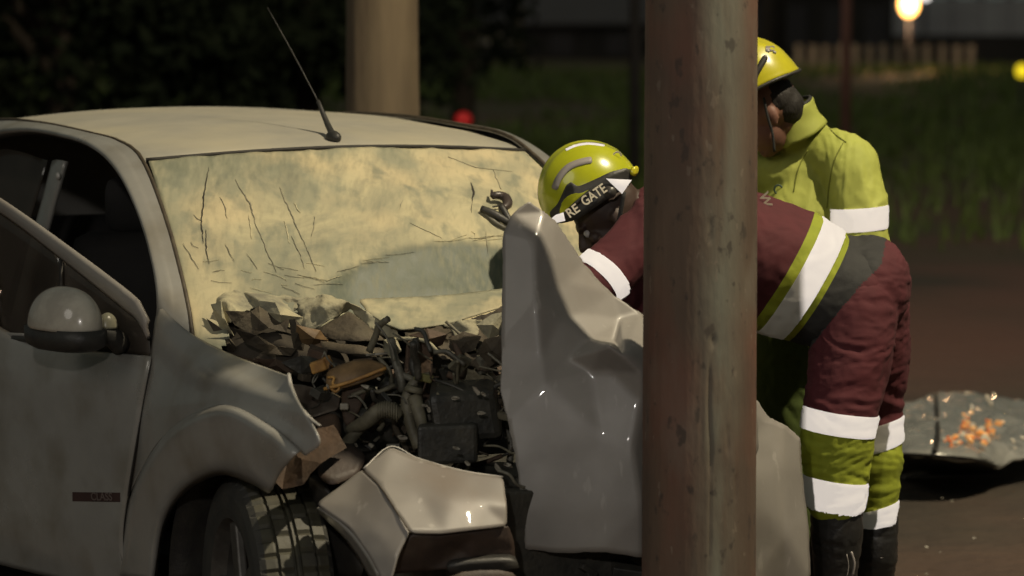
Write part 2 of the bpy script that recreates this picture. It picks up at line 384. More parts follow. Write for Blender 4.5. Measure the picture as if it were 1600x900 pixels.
# ------------------------------------------------------------ ground
def ground():
    xs = np.concatenate([np.linspace(-400, -40, 12), np.linspace(-30, 30, 90), np.linspace(40, 400, 12)])
    ys = np.concatenate([np.linspace(-60, 2, 10), np.linspace(3, 40, 90), np.linspace(41, 130, 60), np.linspace(150, 900, 16)])
    bm = bmesh.new(); g = []
    for x in xs:
        row = []
        for y in ys:
            z = noise.fractal(Vector((x * .25, y * .25, 0)), 1, 2, 3) * .05 * min(1, max(0, (y - 9.5) / 6)) + noise.fractal(Vector((x * 2, y * 2, 3)), 1, 2, 3) * .012 - .012
            row.append(bm.verts.new((x, y, z)))
        g.append(row)
    for i in range(len(xs) - 1):
        for j in range(len(ys) - 1): bm.faces.new((g[i][j], g[i + 1][j], g[i + 1][j + 1], g[i][j + 1]))
    m = M('bare_soil', (.055, .041, .028), .9, 0, (.036, .028, .02), 1.6, .7, 9, dist=.05)
    layer(m, (.07, .095, .022), .12, .34, .46, op=.9, yr=(21, 29))
    layer(m, (.10, .052, .036), .35, .44, .60, op=.5); layer(m, (.11, .050, .036), .3, .40, .58, op=.8, yr=(12.5, 17))
    return frombm('ground', bm, m, None, kind='structure')
ground()
# grass stuff: tufts beyond the bare soil
def grass():
    n = 42000; V = []; Fc = []
    y = 13 + (rng.random(n) ** 1.6) * 75; x = (rng.random(n) - .5) * (y * .46) + 1
    keep = []
    for i in range(n):
        v = noise.noise(Vector((x[i] * .22, y[i] * .1, 1.7))) + .25 * noise.noise(Vector((x[i], y[i] * .5, 0)))
        bare_zone = x[i] > y[i] * .05 and rng.random() > (y[i] - 22) / 16
        if v > -.42 and not bare_zone: keep.append(i)
    for i in keep:
        h = .10 + .16 * rng.random(); w_ = .012 + .0006 * y[i]; a = rng.random() * 6.28; lx, ly = rng.normal(0, .05, 2)
        b = len(V); c, s = math.cos(a) * w_, math.sin(a) * w_
        V += [(x[i] - c, y[i] - s, -.04), (x[i] + c, y[i] + s, -.04), (x[i] + lx, y[i] + ly, h)]; Fc.append((b, b + 1, b + 2))
    me = bpy.data.meshes.new('grass'); me.from_pydata(V, [], Fc); me.update()
    o = link('grass', me, grass_m, None, smooth=False, kind='stuff'); o['label'] = 'dark green grass growing across the verge behind the crash'; o['category'] = 'grass'
grass()

# ------------------------------------------------------------ poles
def cyl_pole(name, X, Y, r0, r1, H, mat, label, seg=220, fine=2.3, crack=None, cat='pole', bump=.002):
    zs = list(np.arange(-.3, fine, .008 if seg > 100 else .06)) + list(np.arange(fine, H, .12)) + [H]
    bm = bmesh.new(); g = []
    for z in zs:
        t = max(0, z) / H; rr = r0 + (r1 - r0) * t; row = []
        for k in range(seg):
            a = 2 * math.pi * k / seg; d = Vector((math.cos(a), math.sin(a), 0))
            q = Vector((d.x * rr, d.y * rr, z)) 
            r = rr + noise.noise(Vector((d.x * 2.2, d.y * 2.2, z * .8))) * bump + noise.noise(Vector((a * 9, 3, z * 1.7))) * bump * .45 + noise.noise(Vector((d.x * 16, d.y * 16, z * 9))) * bump * .3
            if crack:
                for (ca, z0, z1, wd, dp) in crack:
                    if z0 < z < z1:
                        cc = ca + .05 * noise.noise(Vector((z * 6, ca, 0))); e = (z - z0) / (z1 - z0); tp = min(1, 5 * min(e, 1 - e))
                        r -= dp * tp * math.exp(-((a - cc) / (wd * (.5 + tp))) ** 2)
            row.append(bm.verts.new((X + d.x * r, Y + d.y * r, z)))
        g.append(row)
    for i in range(len(zs) - 1):
        for k in range(seg): bm.faces.new((g[i][k], g[i][(k + 1) % seg], g[i + 1][(k + 1) % seg], g[i + 1][k]))
    bm.faces.new(g[-1])
    return frombm(name, bm, mat, None, label=label, cat=cat)
PY = 7.70; PX = P(1094, 450, PY).x
A0 = 1.5 * math.pi + .02
cyl_pole('utility_pole', PX, PY, .1405, .120, 9.5, pole_m, 'thick weathered brown utility pole standing right in front of the wrecked car',
         crack=[(A0 + .09, .66, .99, .020, .007), (A0 + .12, .45, .70, .012, .005), (A0 + .42, .74, .82, .02, .003), (A0 + .15, 1.00, 1.04, .03, .004), (A0 + .62, .62, .70, .02, .003), (A0 + .10, 1.25, 1.32, .03, .003)])
cyl_pole('utility_pole', P(598, 100, 13).x, 13, .152, .138, 9, pole2_m, 'pale wooden utility pole rising behind the roof of the silver car', seg=64, fine=3, bump=.008)

def post(name, px, Y, r, H, mat, label, seg=12, cat='post'):
    x = P(px, 100, Y).x; bm = bmesh.new(); pts = []
    tube_bm(bm, [(x, Y, -.2), (x, Y, H * .5), (x, Y, H)], [r * 1.05, r, r * .92], seg)
    return frombm(name, bm, mat, None, label=label, cat=cat)
post('thin_post', 808, 82, .115, 7, grey_post, 'thin grey post in the far background left of the front pole')
post('thin_post', 1322, 38, .062, 6, red_post, 'slim reddish post standing on the grass right of the standing rescuer')
post('thin_post', 992, 31, .058, 6, dark_post, 'dark slim post whose edge shows just left of the front pole')
post('bare_tree', 1208, 46, .19, 6, bark, 'bare dark tree trunk in the background above the yellow helmet', cat='tree')
# red marker on a stake
def marker():
    Y = 26; c = P(724, 187, Y); r = empty('marker_post', (c.x, Y, 0), 'short stake with a round red cap, seen just over the car roof', 'marker')
    tube('stake', [(c.x, Y, -.1), (c.x, Y, c.z)], .025, dark_post, r)
    frombm('cap', ell_bm(bmesh.new(), c, Vector((.07, 0, 0)), Vector((0, .07, 0)), Vector((0, 0, .065))), red_m, r)
    Y = 50; c = P(1597, 111, Y); r = empty('marker_lamp', (c.x, Y, 0), 'small yellow lamp on a stake at the right edge of the view', 'lamp')
    tube('stake', [(c.x, Y, -.1), (c.x, Y, c.z)], .03, dark_post, r)
    frombm('lamp_lens', ell_bm(bmesh.new(), c, Vector((.10, 0, 0)), Vector((0, .06, 0)), Vector((0, 0, .11))), emis('yellow_lamp', (1, .75, .02), .9), r)
marker()
# ------------------------------------------------------------ background fence, wall, shed, trees, lit lamp
def fences():
    Y = 84
    r = empty('board_fence', (P(1345, 90, Y).x, Y, 0), 'row of pale upright fence boards lit by the far lamp', 'fence')
    for i in range(13):
        px = 1246 + i * 22.5 + random.uniform(-2, 2); c = P(px, 90, Y)
        hh = .30 + random.uniform(-.02, .02)
        box('board', (c.x, Y, .36), (.088 + random.uniform(-.015, .01), 0, 0), (0, .015, 0), (0, 0, hh), fence_m, r, .004)
    a = P(1236, 90, Y).x; b = P(1530, 90, Y).x
    for z in (.2, .55): box('rail', ((a + b) / 2, Y + .045, z), ((b - a) / 2, 0, 0), (0, .025, 0), (0, 0, .03), shed_m, r)
    Y = 90
    r = empty('board_fence', (P(760, 60, Y).x, Y, 0), 'short pale fence seen left of the grey post in the far distance', 'fence')
    for i in range(7):
        c = P(726 + i * 13, 60, Y); box('board', (c.x, Y, .73), (.085, 0, 0), (0, .015, 0), (0, 0, .14), fence_m, r, .004)
    a = P(718, 60, Y).x; b = P(812, 60, Y).x
    box('rail', ((a + b) / 2, Y + .045, .68), ((b - a) / 2, 0, 0), (0, .025, 0), (0, 0, .03), shed_m, r)
    for x in (a, b): box('post', (x, Y + .045, .35), (.05, 0, 0), (0, .02, 0), (0, 0, .38), shed_m, r)
    # wall behind the lamp
    Y = 92; a = P(1395, 60, Y).x; b = P(1760, 60, Y).x
    r = empty('concrete_wall', ((a + b) / 2, Y, 0), 'pale blue-grey wall behind the lit lamp in the far distance', 'wall')
    n = 8
    for i in range(n):
        x = a + (b - a) * (i + .5) / n
        box('panel', (x, Y, 1.35), ((b - a) / n / 2 - .01, 0, 0), (0, .06, 0), (0, 0, .52), wall_m, r, .004)
    for i in range(n + 1): box('pier', (a + (b - a) * i / n, Y + .05, .9), (.12, 0, 0), (0, .09, 0), (0, 0, 1.05), shed_m, r, .004)
    box('plinth', ((a + b) / 2, Y, .4), ((b - a) / 2, 0, 0), (0, .1, 0), (0, 0, .42), shed_m, r, .004)
    # low dark sheds closing the view
    for (pa, pb, Yb, top, roofh, lab) in ((660, 1010, 97, 1.1, .9, 'long low dark shed with a grey roof left of the front pole'), (1150, 1400, 99, 2.2, .8, 'dark shed behind the fence left of the lit lamp')):
        a = P(pa, 60, Yb).x; b = P(pb, 60, Yb).x; h = (b - a) / 2; cx = (a + b) / 2
        r = empty('shed', (cx, Yb, 0), lab, 'shed')
        box('wall', (cx, Yb + 1.5, top / 2 - .05), (h, 0, 0), (0, 1.5, 0), (0, 0, top / 2 + .05), shed_m, r, .01)
        bm = bmesh.new(); e = .25
        vs = [bm.verts.new(p) for p in ((a - e, Yb - .3, top), (b + e, Yb - .3, top), (b + e, Yb + 1.5, top + roofh), (a - e, Yb + 1.5, top + roofh), (b + e, Yb + 3.3, top), (a - e, Yb + 3.3, top))]
        bm.faces.new(vs[:4]); bm.faces.new((vs[3], vs[2], vs[4], vs[5])); solid(frombm('roof', bm, M('shed_roof', (.11, .10, .10), .8, 0, bump=.2, bscale=4), r, smooth=False), .08)
        for k in range(4):
            box('door' if k == 1 else 'shutter', (a + (b - a) * (k + .5) / 4, Yb - .02, top * .45), (.35, 0, 0), (0, .03, 0), (0, 0, top * .3), dark_post, r, .01)
fences()
def tree(x, y, H, cr_, label, nleaf=5000, trunk=.16, squash=.8, seed=0, low=.25, cat='tree'):
    rg = np.random.default_rng(seed); r = empty('tree', (x, y, 0), label, cat)
    bm = bmesh.new(); top = H * .75
    tube_bm(bm, [(x, y, -.2), (x + .1, y, top * .5), (x, y + .1, top)], [trunk, trunk * .7, trunk * .3], 9, 8)
    cl = []
    for k in range(11):
        a = k * 2.4 + rg.random(); zb = H * (.25 + .5 * rg.random()); e = Vector((x + math.cos(a) * cr_ * .75, y + math.sin(a) * cr_ * .75, zb + cr_ * .3 * rg.random() + .2))
        tube_bm(bm, [(x, y, zb * .8), Vector((x, y, zb * .9)).lerp(e, .5) + Vector((0, 0, .15)), e], [trunk * .4, trunk * .25, .02], 6, 6); cl.append(e)
    frombm('trunk', bm, bark, r)
    V = []; Fc = []
    for k in range(34):
        q = rg.normal(0, 1, 3); q /= np.linalg.norm(q); q *= rg.random() ** .4
        cl.append(Vector((x + q[0] * cr_, y + q[1] * cr_, H * (low + 1) / 2 + q[2] * H * (1 - low) / 2 * squash)))
    for i in range(nleaf):
        c = cl[rg.integers(len(cl))]; d = rg.normal(0, 1, 3) * cr_ * .17; p = Vector((c.x + d[0], c.y + d[1], max(.1, c.z + d[2] * .8)))
        u = Vector(rg.normal(0, 1, 3)).normalized(); v = u.orthogonal().normalized(); s = .05 + .07 * rg.random(); b = len(V)
        V += [tuple(p - u * s), tuple(p + v * s * .5), tuple(p + u * s), tuple(p - v * s * .5)]; Fc.append((b, b + 1, b + 2, b + 3))
    me = bpy.data.meshes.new('crown'); me.from_pydata(V, [], Fc); me.update(); link('crown', me, leaf_m, r, smooth=False)
tree(-3.9, 27, 4.6, 1.9, 'dark leafy tree farthest left behind the car', seed=1, low=.03, nleaf=9000)
tree(-1.95, 29, 4.4, 1.6, 'dark bushy tree behind the tip of the aerial', seed=2, low=.03, nleaf=9000)
tree(-2.9, 33, 5.4, 1.8, 'dark tree in the second row, between the two bushy trees', seed=3, low=.03, nleaf=8000)
tree(-.6, 36, 5.4, 1.1, 'narrow dark tree just right of the pale rear pole', seed=4, low=.05, nleaf=4500)
def hedge():
    V = []; Fc = []; n = 26000
    x = (rng.random(n) - .5) * 90; y = 104 + rng.random(n) * 5; h = 4.2 + 1.4 * np.sin(x * .5) + 1.0 * np.sin(x * 1.3 + 1)
    z = rng.random(n) ** .8 * h
    gap = (x > 11.6) & (x < 20)
    z = np.where(gap, z * .12, z)
    for i in range(n):
        u = Vector(rng.normal(0, 1, 3)).normalized(); v = u.orthogonal().normalized(); s = .28; p = Vector((x[i], y[i], z[i])); b = len(V)
        V += [tuple(p - u * s), tuple(p + v * s * .5), tuple(p + u * s), tuple(p - v * s * .5)]; Fc.append((b, b + 1, b + 2, b + 3))
    me = bpy.data.meshes.new('far_woods'); me.from_pydata(V, [], Fc); me.update(); o = link('far_woods', me, leaf_m, None, smooth=False, kind='stuff')
    o['label'] = 'dark far woods along the horizon'; o['category'] = 'woods'
hedge()
def post_lamp():
    Y = 81; c = P(1420, 6, Y); r = empty('lamp_post', (c.x, Y, 0), 'lit warm lamp on a low post at the top right', 'lamp')
    tube('post', [(c.x, Y, -.1), (c.x, Y, c.z - .26)], .045, dark_post, r)
    tube('collar', [(c.x, Y, c.z - .27), (c.x, Y, c.z - .2)], [.09, .14], dark_post, r)
    frombm('lamp_globe', ell_bm(bmesh.new(), c, Vector((.24, 0, 0)), Vector((0, .24, 0)), Vector((0, 0, .33))), emis('lamp_glow', (1, .50, .13), 5.5), r)
    li = bpy.data.lights.new('lamp_light', 'POINT'); li.energy = 260; li.color = (1, .62, .33); li.shadow_soft_size = .2
    lo = bpy.data.objects.new('lamp_light', li); COL.objects.link(lo); lo.location = (0, -.35, c.z); lo.parent = r
    # the second, smaller lamp beyond it
    Y = 88; c = P(1446, -6, Y); r = empty('lamp_post', (c.x, Y, 0), 'smaller whitish lamp just right of the lit warm lamp', 'lamp')
    tube('post', [(c.x, Y, -.1), (c.x, Y, c.z - .1)], .04, dark_post, r)
    frombm('lamp_globe', ell_bm(bmesh.new(), c, Vector((.1, 0, 0)), Vector((0, .1, 0)), Vector((0, 0, .12))), emis('lamp_white', (.8, .75, .7), 2.5), r)
post_lamp()
def street_lamp(pos, W, col, label, aim, blend=.6, size=R(158), rad=.12):
    """a roadside lamp: mast, arm, head with its lens, and its own light"""
    r = empty('street_lamp', (pos.x + 1.3, pos.y - .6, 0), label, 'lamp')
    b = Vector((pos.x + 1.3, pos.y - .6, 0))
    tube('mast', [b, b + Z * (pos.z + .1)], [.09, .05], grey_post, r, 14)
    tube('arm', [b + Z * (pos.z), b + Z * (pos.z + .35) + Vector((-.5, .25, 0)), pos + Z * .18], .03, grey_post, r, 10, 12)
    box('lamp_head', pos + Z * .16, (.28, -.12, 0), (.06, .13, 0), (0, 0, .06), grey_post, r, .02)
    box('lens', pos + Z * .085, (.2, -.09, 0), (.045, .09, 0), (0, 0, .012), emis('sodium_lens', col, 6), r, .004)
    li = bpy.data.lights.new('lamp_light', 'SPOT'); li.energy = W; li.color = col; li.spot_size = size; li.spot_blend = blend; li.shadow_soft_size = rad
    lo = bpy.data.objects.new('lamp_light', li); COL.objects.link(lo); lo.parent = r; lo.location = pos - r.location
    lo.rotation_euler = (Vector(aim) - pos).to_track_quat('-Z', 'Y').to_euler(); return r
street_lamp(KEY_POS, KEY_W, KEY_COL, 'roadside sodium lamp lighting the wreck from the right', (0, 9, .8))
def work_lamp():
    """the news crew's lamp: the tape on the clothes throws its light back"""
    r = empty('work_lamp', (CL_POS.x, CL_POS.y, 0), 'lamp on a tripod beside the camera', 'lamp')
    for k in range(3):
        a = k * 2.094 + .5; tube('leg', [(CL_POS.x, CL_POS.y, 1.3), (CL_POS.x + math.cos(a) * .5, CL_POS.y + math.sin(a) * .5, 0)], .012, black_plastic, r)
    tube('mast', [(CL_POS.x, CL_POS.y, 1.2), (CL_POS.x, CL_POS.y, CL_POS.z - .1)], .012, black_plastic, r)
    box('lamp_head', CL_POS + Vector((0, -.09, 0)), (.09, 0, 0), (0, .04, 0), (0, 0, .07), black_plastic, r)
    li = bpy.data.lights.new('lamp_light', 'SPOT'); li.energy = CL_W; li.color = CL_COL; li.spot_size = R(50); li.spot_blend = .8; li.shadow_soft_size = .08
    lo = bpy.data.objects.new('lamp_light', li); COL.objects.link(lo); lo.parent = r; lo.location = CL_POS - r.location
    lo.rotation_euler = (Vector((.5, 8.8, .9)) - CL_POS).to_track_quat('-Z', 'Y').to_euler()
work_lamp()
# ------------------------------------------------------------ the crashed car
car = empty('crashed_car', O, 'silver hatchback with a smashed front, powder-covered windscreen and its near door ajar', 'car')
# --- windscreen
WT = [P(232, 251, 8.90), P(400, 241, 8.90), P(560, 234, 8.93), P(700, 232, 9.05), P(820, 236, 9.21)]
def ws_fn():
    nu, nv = 110, 70
    top = spline([C(-1.03, -.60, 1.386), C(-.985, -.3, 1.405), C(-.97, 0, 1.412), C(-.985, .3, 1.405), C(-1.03, .60, 1.386)], nu)
    bot = spline([C(-.385, -.725, .915), C(-.24, -.4, .92), C(-.19, 0, .92), C(-.24, .4, .92), C(-.385, .725, .93)], nu)
    bm = bmesh.new(); dl = bm.verts.layers.float.new('dust_shade'); g = []
    nrm = (F * .6 + Z * .8).normalized()
    def uvof(px, py):
        best = None
        for i in range(0, nu, 2):
            for j in range(0, nv):
                p = top[i].lerp(bot[i], j / (nv - 1)) + nrm * (.035 * math.sin(math.pi * j / (nv - 1))); d = p - CAM
                w_ = d.dot(Vector((0, ct, -st))); x = 800 + FPX * d.x / w_; y = 450 - FPX * d.dot(Vector((0, st, ct))) / w_
                e = (x - px) ** 2 + (y - py) ** 2
                if best is None or e < best[0]: best = (e, i / (nu - 1), j / (nv - 1))
        return best[1:]
    tops = [uvof(*q) for q in ((478, 452), (520, 428), (560, 406), (620, 385), (700, 374), (785, 379), (850, 392))]
    bots = [uvof(*q) for q in ((478, 456), (530, 466), (570, 474), (640, 462), (700, 463), (785, 452), (850, 440))]
    cuts = [uvof(*q) for q in ((250, 560), (338, 545), (350, 520), (352, 478), (400, 492), (450, 484), (500, 520), (545, 486), (570, 508), (600, 516), (660, 512), (720, 505), (785, 478), (850, 470))]
    cuts = sorted(cuts)
    def crv(pts, a, d0): return float(np.interp(a, [p[0] for p in pts], [p[1] for p in pts])) if pts[0][0] < a < pts[-1][0] else d0
    for i in range(nu):
        a = i / (nu - 1); row = []
        for j in range(nv):
            b = j / (nv - 1); p = top[i].lerp(bot[i], b)
            bow = .035 * math.sin(math.pi * b) * (1 - .25 * abs(2 * a - 1))
            p = p + nrm * bow
            # buckle: everything below a curved crease is driven inwards, then shelves out again
            crease = crv(tops, a, 2.0); floor_ = crv(bots, a, 2.0)
            edge = min(1, min(a, 1 - a) / .12); edge = edge * edge * (3 - 2 * edge)
            amt = min(1, max(0, (a - tops[0][0]) / .12)); amt = amt * amt * (3 - 2 * amt)
            if b > crease and crease < 1:
                e = min(1, (b - crease) / max(.02, floor_ - crease)); dd = .060 * e ** .7
                if b > floor_: dd = .060 - .055 * min(1, (b - floor_) / .10) ** .8
                p = p - nrm * dd * amt * edge
            p = p + nrm * (noise.fractal(p * 7, 1, 2, 3) * .008 + noise.fractal(p * 22, 1, 2, 2) * .001) * edge
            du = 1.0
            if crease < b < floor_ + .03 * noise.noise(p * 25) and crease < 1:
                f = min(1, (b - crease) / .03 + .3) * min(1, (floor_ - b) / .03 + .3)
                du = 1 - .92 * max(0, min(1, f)) * min(1, amt * 3)  # shade and dark cabin inside the dent, put into the colour by this mask
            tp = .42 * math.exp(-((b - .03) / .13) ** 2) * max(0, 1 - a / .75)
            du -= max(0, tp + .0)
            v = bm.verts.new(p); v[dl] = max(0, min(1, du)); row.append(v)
        g.append(row)
    for i in range(nu - 1):
        for j in range(nv - 1):
            a = i / (nu - 1); b = j / (nv - 1)
            # torn-away lower edge: jagged outline
            cut = float(np.interp(a, [q[0] for q in cuts], [q[1] for q in cuts])) + .02 * noise.noise(Vector((a * 31, 0, 9))) + .012 * noise.noise(Vector((a * 90, 0, 9)))
            if b > cut: continue
            bm.faces.new((g[i][j], g[i][j + 1], g[i + 1][j + 1], g[i + 1][j]))
    bmesh.ops.delete(bm, geom=[v for v in bm.verts if not v.link_faces], context='VERTS')
    return bm
def dust_mat(attr=True):
    m = M('powdered_glass', (.46, .41, .255), .8, 0, (.20, .20, .145), 2.0, .22, 60, (1, 1, .7), dist=.004, lo=.36, hi=.66, detail=8)
    for nd in m.node_tree.nodes:
        if nd.type == 'TEX_NOISE' and nd.inputs['Detail'].default_value > 5: nd.inputs['Distortion'].default_value = 1.6
    layer(m, (.24, .24, .17), 3.4, .48, .60, (2.4, 1.0, .5), .8, 8)
    layer(m, (.55, .45, .265), 3.6, .50, .68, (1, 1, .5), .65)
    layer(m, (.17, .18, .135), 6, .53, .70, (3.0, 2.0, .35), .7, 9)
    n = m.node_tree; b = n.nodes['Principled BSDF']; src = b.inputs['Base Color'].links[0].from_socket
    at = n.nodes.new('ShaderNodeAttribute'); at.attribute_name = 'dust_shade'
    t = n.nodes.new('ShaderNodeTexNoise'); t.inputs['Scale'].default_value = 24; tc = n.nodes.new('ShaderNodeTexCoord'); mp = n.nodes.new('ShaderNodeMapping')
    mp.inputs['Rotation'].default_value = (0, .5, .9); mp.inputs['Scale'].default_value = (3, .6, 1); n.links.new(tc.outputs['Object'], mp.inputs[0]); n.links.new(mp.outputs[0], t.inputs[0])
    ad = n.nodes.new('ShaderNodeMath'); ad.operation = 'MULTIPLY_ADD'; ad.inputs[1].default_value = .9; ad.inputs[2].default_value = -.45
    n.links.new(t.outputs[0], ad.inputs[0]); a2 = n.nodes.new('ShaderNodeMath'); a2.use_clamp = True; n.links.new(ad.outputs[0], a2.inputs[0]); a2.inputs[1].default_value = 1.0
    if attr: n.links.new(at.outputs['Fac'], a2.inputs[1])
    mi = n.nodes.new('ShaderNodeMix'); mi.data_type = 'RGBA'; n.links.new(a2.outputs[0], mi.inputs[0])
    mi.inputs[6].default_value = (.075, .092, .065, 1); n.links.new(src, mi.inputs[7]); n.links.new(mi.outputs[2], b.inputs['Base Color'])  # grey-green for the dent's painted shade and for thinner powder
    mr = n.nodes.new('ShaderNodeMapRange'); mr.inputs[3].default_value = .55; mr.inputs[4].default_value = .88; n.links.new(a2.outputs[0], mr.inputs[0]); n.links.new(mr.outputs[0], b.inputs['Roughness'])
    return m
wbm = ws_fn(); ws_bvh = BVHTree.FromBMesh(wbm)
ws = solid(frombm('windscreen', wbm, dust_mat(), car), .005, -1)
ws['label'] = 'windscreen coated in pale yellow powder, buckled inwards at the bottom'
def hit(px, py, off=.003):
    r = ray(px, py).normalized(); h = ws_bvh.ray_cast(CAM, r)
    return (h[0] - r * off) if h[0] else None
def crack(pts, wd):
    """a dark fissure following the glass"""
    path = []
    for (a, b) in zip(pts, pts[1:]):
        k = max(2, int(math.hypot(b[0] - a[0], b[1] - a[1]) / 4))
        for i in range(k):
            t = i / k; path.append((a[0] + (b[0] - a[0]) * t + random.uniform(-1, 1), a[1] + (b[1] - a[1]) * t))
    path.append(pts[-1]); bm = bmesh.new(); prev = None; n = len(path)
    for i, (x, y) in enumerate(path):
        e = wd * .62 * (.25 + math.sin(math.pi * i / max(1, n - 1))) * random.uniform(.6, 1.2)
        A, B = hit(x - e, y), hit(x + e, y)
        if A is None or B is None: prev = None; continue
        cur = (bm.verts.new(A), bm.verts.new(B))
        if prev: bm.faces.new((prev[0], cur[0], cur[1], prev[1]))
        prev = cur
    return solid(frombm('crack', bm, seal, ws, smooth=False), .0015)
crack([(326, 262), (319, 300), (315, 345), (318, 380)], 1.3); crack([(321, 358), (323, 390), (327, 412)], .9)
crack_f = M('faint_crack', (.25, .23, .165), .8, 0, bump=.1)
for pts, wd in (([(367, 280), (392, 320), (398, 345)], 1.1), ([(398, 345), (412, 380), (432, 425)], .8), ([(436, 292), (462, 350), (478, 385)], 1.0), ([(478, 385), (494, 424)], .7),
                ([(456, 368), (470, 400), (476, 420)], .7), ([(352, 380), (366, 408)], .6), ([(286, 380), (310, 420)], .6), ([(700, 245), (745, 262), (800, 268)], .9), ([(640, 348), (690, 372)], .6), ([(386, 396), (402, 420)], .5)):
    o = crack(pts, wd); o.data.materials[0] = crack_f
crack([(735, 285), (740, 300), (738, 314)], 1.9); crack([(738, 312), (737, 332)], .5)
def smear():
    pass
crack_w = M('bright_powder_ridge', (.62, .56, .36), .9, 0, bump=.1)
random.seed(21)
for i in range(46):
    if i < 18: x0, y0 = random.uniform(300, 480), random.uniform(408, 452); dx, dy = random.uniform(10, 45), random.uniform(-6, 14)
    elif i < 34:
        t = random.random(); x0 = 480 + 300 * t; y0 = 450 - 76 * math.sin(min(1, t * 1.3) * 1.5) + random.uniform(-4, 4); dx, dy = random.uniform(15, 50), random.uniform(-12, 2)
    else: x0, y0 = random.uniform(290, 780), random.uniform(260, 380); dx, dy = random.uniform(-6, 14), random.uniform(8, 38)
    o = crack([(x0, y0), (x0 + dx * .5 + random.uniform(-3, 3), y0 + dy * .5 + random.uniform(-2, 2)), (x0 + dx, y0 + dy)], random.uniform(.35, .75)); o.data.materials[0] = random.choice([crack_f, crack_f, crack_w])
# interior mirror and wiper poking through the hole in the glass
def wsP(px, py, off): return hit(px, py, off)
tube('mirror_stalk', [wsP(798, 348, .02), wsP(788, 330, .05), wsP(782, 322, .06)], .009, black_plastic, car, 8, 8)
bm = bmesh.new(); tube_bm(bm, [wsP(770, 306, .055), wsP(780, 305, .06), wsP(790, 309, .06), wsP(793, 319, .06), wsP(786, 326, .055)], [.010, .013, .015, .014, .009], 10, 12)
tube_bm(bm, [wsP(770, 306, .055), wsP(768, 297, .055)], [.008, .003], 8)
frombm('mirror_mount', bm, M('scratched_bracket', (.06, .045, .04), .4, 0, bump=.2), car)
tube('wiper_blade', [wsP(752, 326, .02), wsP(770, 334, .03), wsP(796, 348, .03)], [.010, .013, .009], black_plastic, car, 8, 10)
tube('wiper_arm', [wsP(754, 330, .01), wsP(772, 346, .015), wsP(792, 358, .01)], [.004, .006, .005], engine_grey, car, 8, 8)
tube('wire', [wsP(770, 323, .03), wsP(782, 321, .035), wsP(786, 322, .04)], .0025, black_plastic, car, 6, 6)
# --- roof
def roofz(u, v):
    base = np.interp(-u, [.95, 1.15, 1.4, 1.8, 2.3, 2.7, 3.05], [1.412, 1.447, 1.472, 1.492, 1.492, 1.465, 1.40])
    return base - .030 * (v / .6) ** 2 - .010 * (abs(v) / .6) ** 6
bm = bmesh.new(); g = []
NU, NV = 60, 41
for i in range(NU):
    row = []
    for j in range(NV):
        v = -.62 + 1.24 * j / (NV - 1); uf = -.975 - .06 * (v / .6) ** 2 - .02; u = uf + (-3.05 - uf) * (i / (NU - 1)) ** 1.2
        vv = v * (1 - .10 * max(0, (-u - 2.0)))
        z = roofz(u, v) + (-.006 * math.exp(-((i) / 1.2) ** 2)) + noise.noise(Vector((u * 2, v * 2, 0))) * .0025
        row.append(bm.verts.new(C(u, vv, z)))
    g.append(row)
for i in range(NU - 1):
    for j in range(NV - 1): bm.faces.new((g[i][j], g[i][j + 1], g[i + 1][j + 1], g[i + 1][j]))
rbvh = BVHTree.FromBMesh(bm)
roof = solid(frombm('roof', bm, paint_dusty, car), .006, -1)
# dark gap between roof and windscreen
tube('screen_seal', [C(-1.035, -.605, 1.388), C(-.99, -.3, 1.407), C(-.975, 0, 1.414), C(-.99, .3, 1.407), C(-1.035, .605, 1.388)], .006, seal, car, 8, 40)
h_ = rbvh.ray_cast(CAM, ray(521, 219).normalized())[0]
aer = h_
base = ell_bm(bmesh.new(), h_ + Z * .008, F * .036, L * .019, Z * .020)
an = frombm('aerial', base, black_plastic, car)
tube('aerial_mast', [aer + Z * .012, P(510, 190, 9.28), P(497, 158, 9.33)], [.011, .0085, .006], black_plastic, an, 10, 10)
tube('aerial_whip', [P(497, 158, 9.33), P(457, 82, 9.43), P(418, 12, 9.52)], [.0022, .0020, .0014], black_plastic, an, 6, 12)
# --- pillars and side rails
def mir(p):   # mirror a world point across the car's centre plane
    q = p - O; return O + F * q.dot(F) - L * q.dot(L) + Z * q.z
def both(name, rows, mat, **k):
    o = loft(name, rows, mat, car, **k)
    loft(name, [[mir(Vector(p)) for p in r] for r in rows], mat, car, **k); return o
railR = [C(-.37, -.735, .905), S(300, 500, -.712), S(285, 430, -.69), S(262, 345, -.655), C(-1.035, -.612, 1.387), C(-1.2, -.612, 1.430), C(-1.42, -.612, 1.445), C(-1.9, -.61, 1.462), C(-2.4, -.59, 1.45), C(-3.0, -.55, 1.37)]
railE = [S(246, 520, -.775), S(249, 470, -.765), S(240, 405, -.74), S(219, 335, -.705), S(188, 273, -.685), S(148, 234, -.675), S(100, 215, -.668), S(30, 207, -.662), C(-2.45, -.65, 1.37), C(-2.95, -.60, 1.22)]
def lerpr(a, b, t, off=0):
    n = 30; A, B = spline(a, n), spline(b, n); return [A[i].lerp(B[i], t) - L * off + Z * (off * .5) for i in range(n)]
both('door_rail', [railR, lerpr(railR, railE, .42, .008), lerpr(railR, railE, .52, .012), lerpr(railR, railE, .9, .012), [p + L * .012 for p in railE]], paint, nu=80, nv=16, thick=.01)
for s in (0, 1):
    f_ = (lambda p: p) if not s else mir
    tube('rail_groove', [f_(p - L * .004 + Z * .002) for p in spline(railR, 40)], .0062, seal_brown, car, 8)
    tube('door_seal', [f_(p + L * .016) for p in spline(railE, 40)], .010, seal, car, 8)
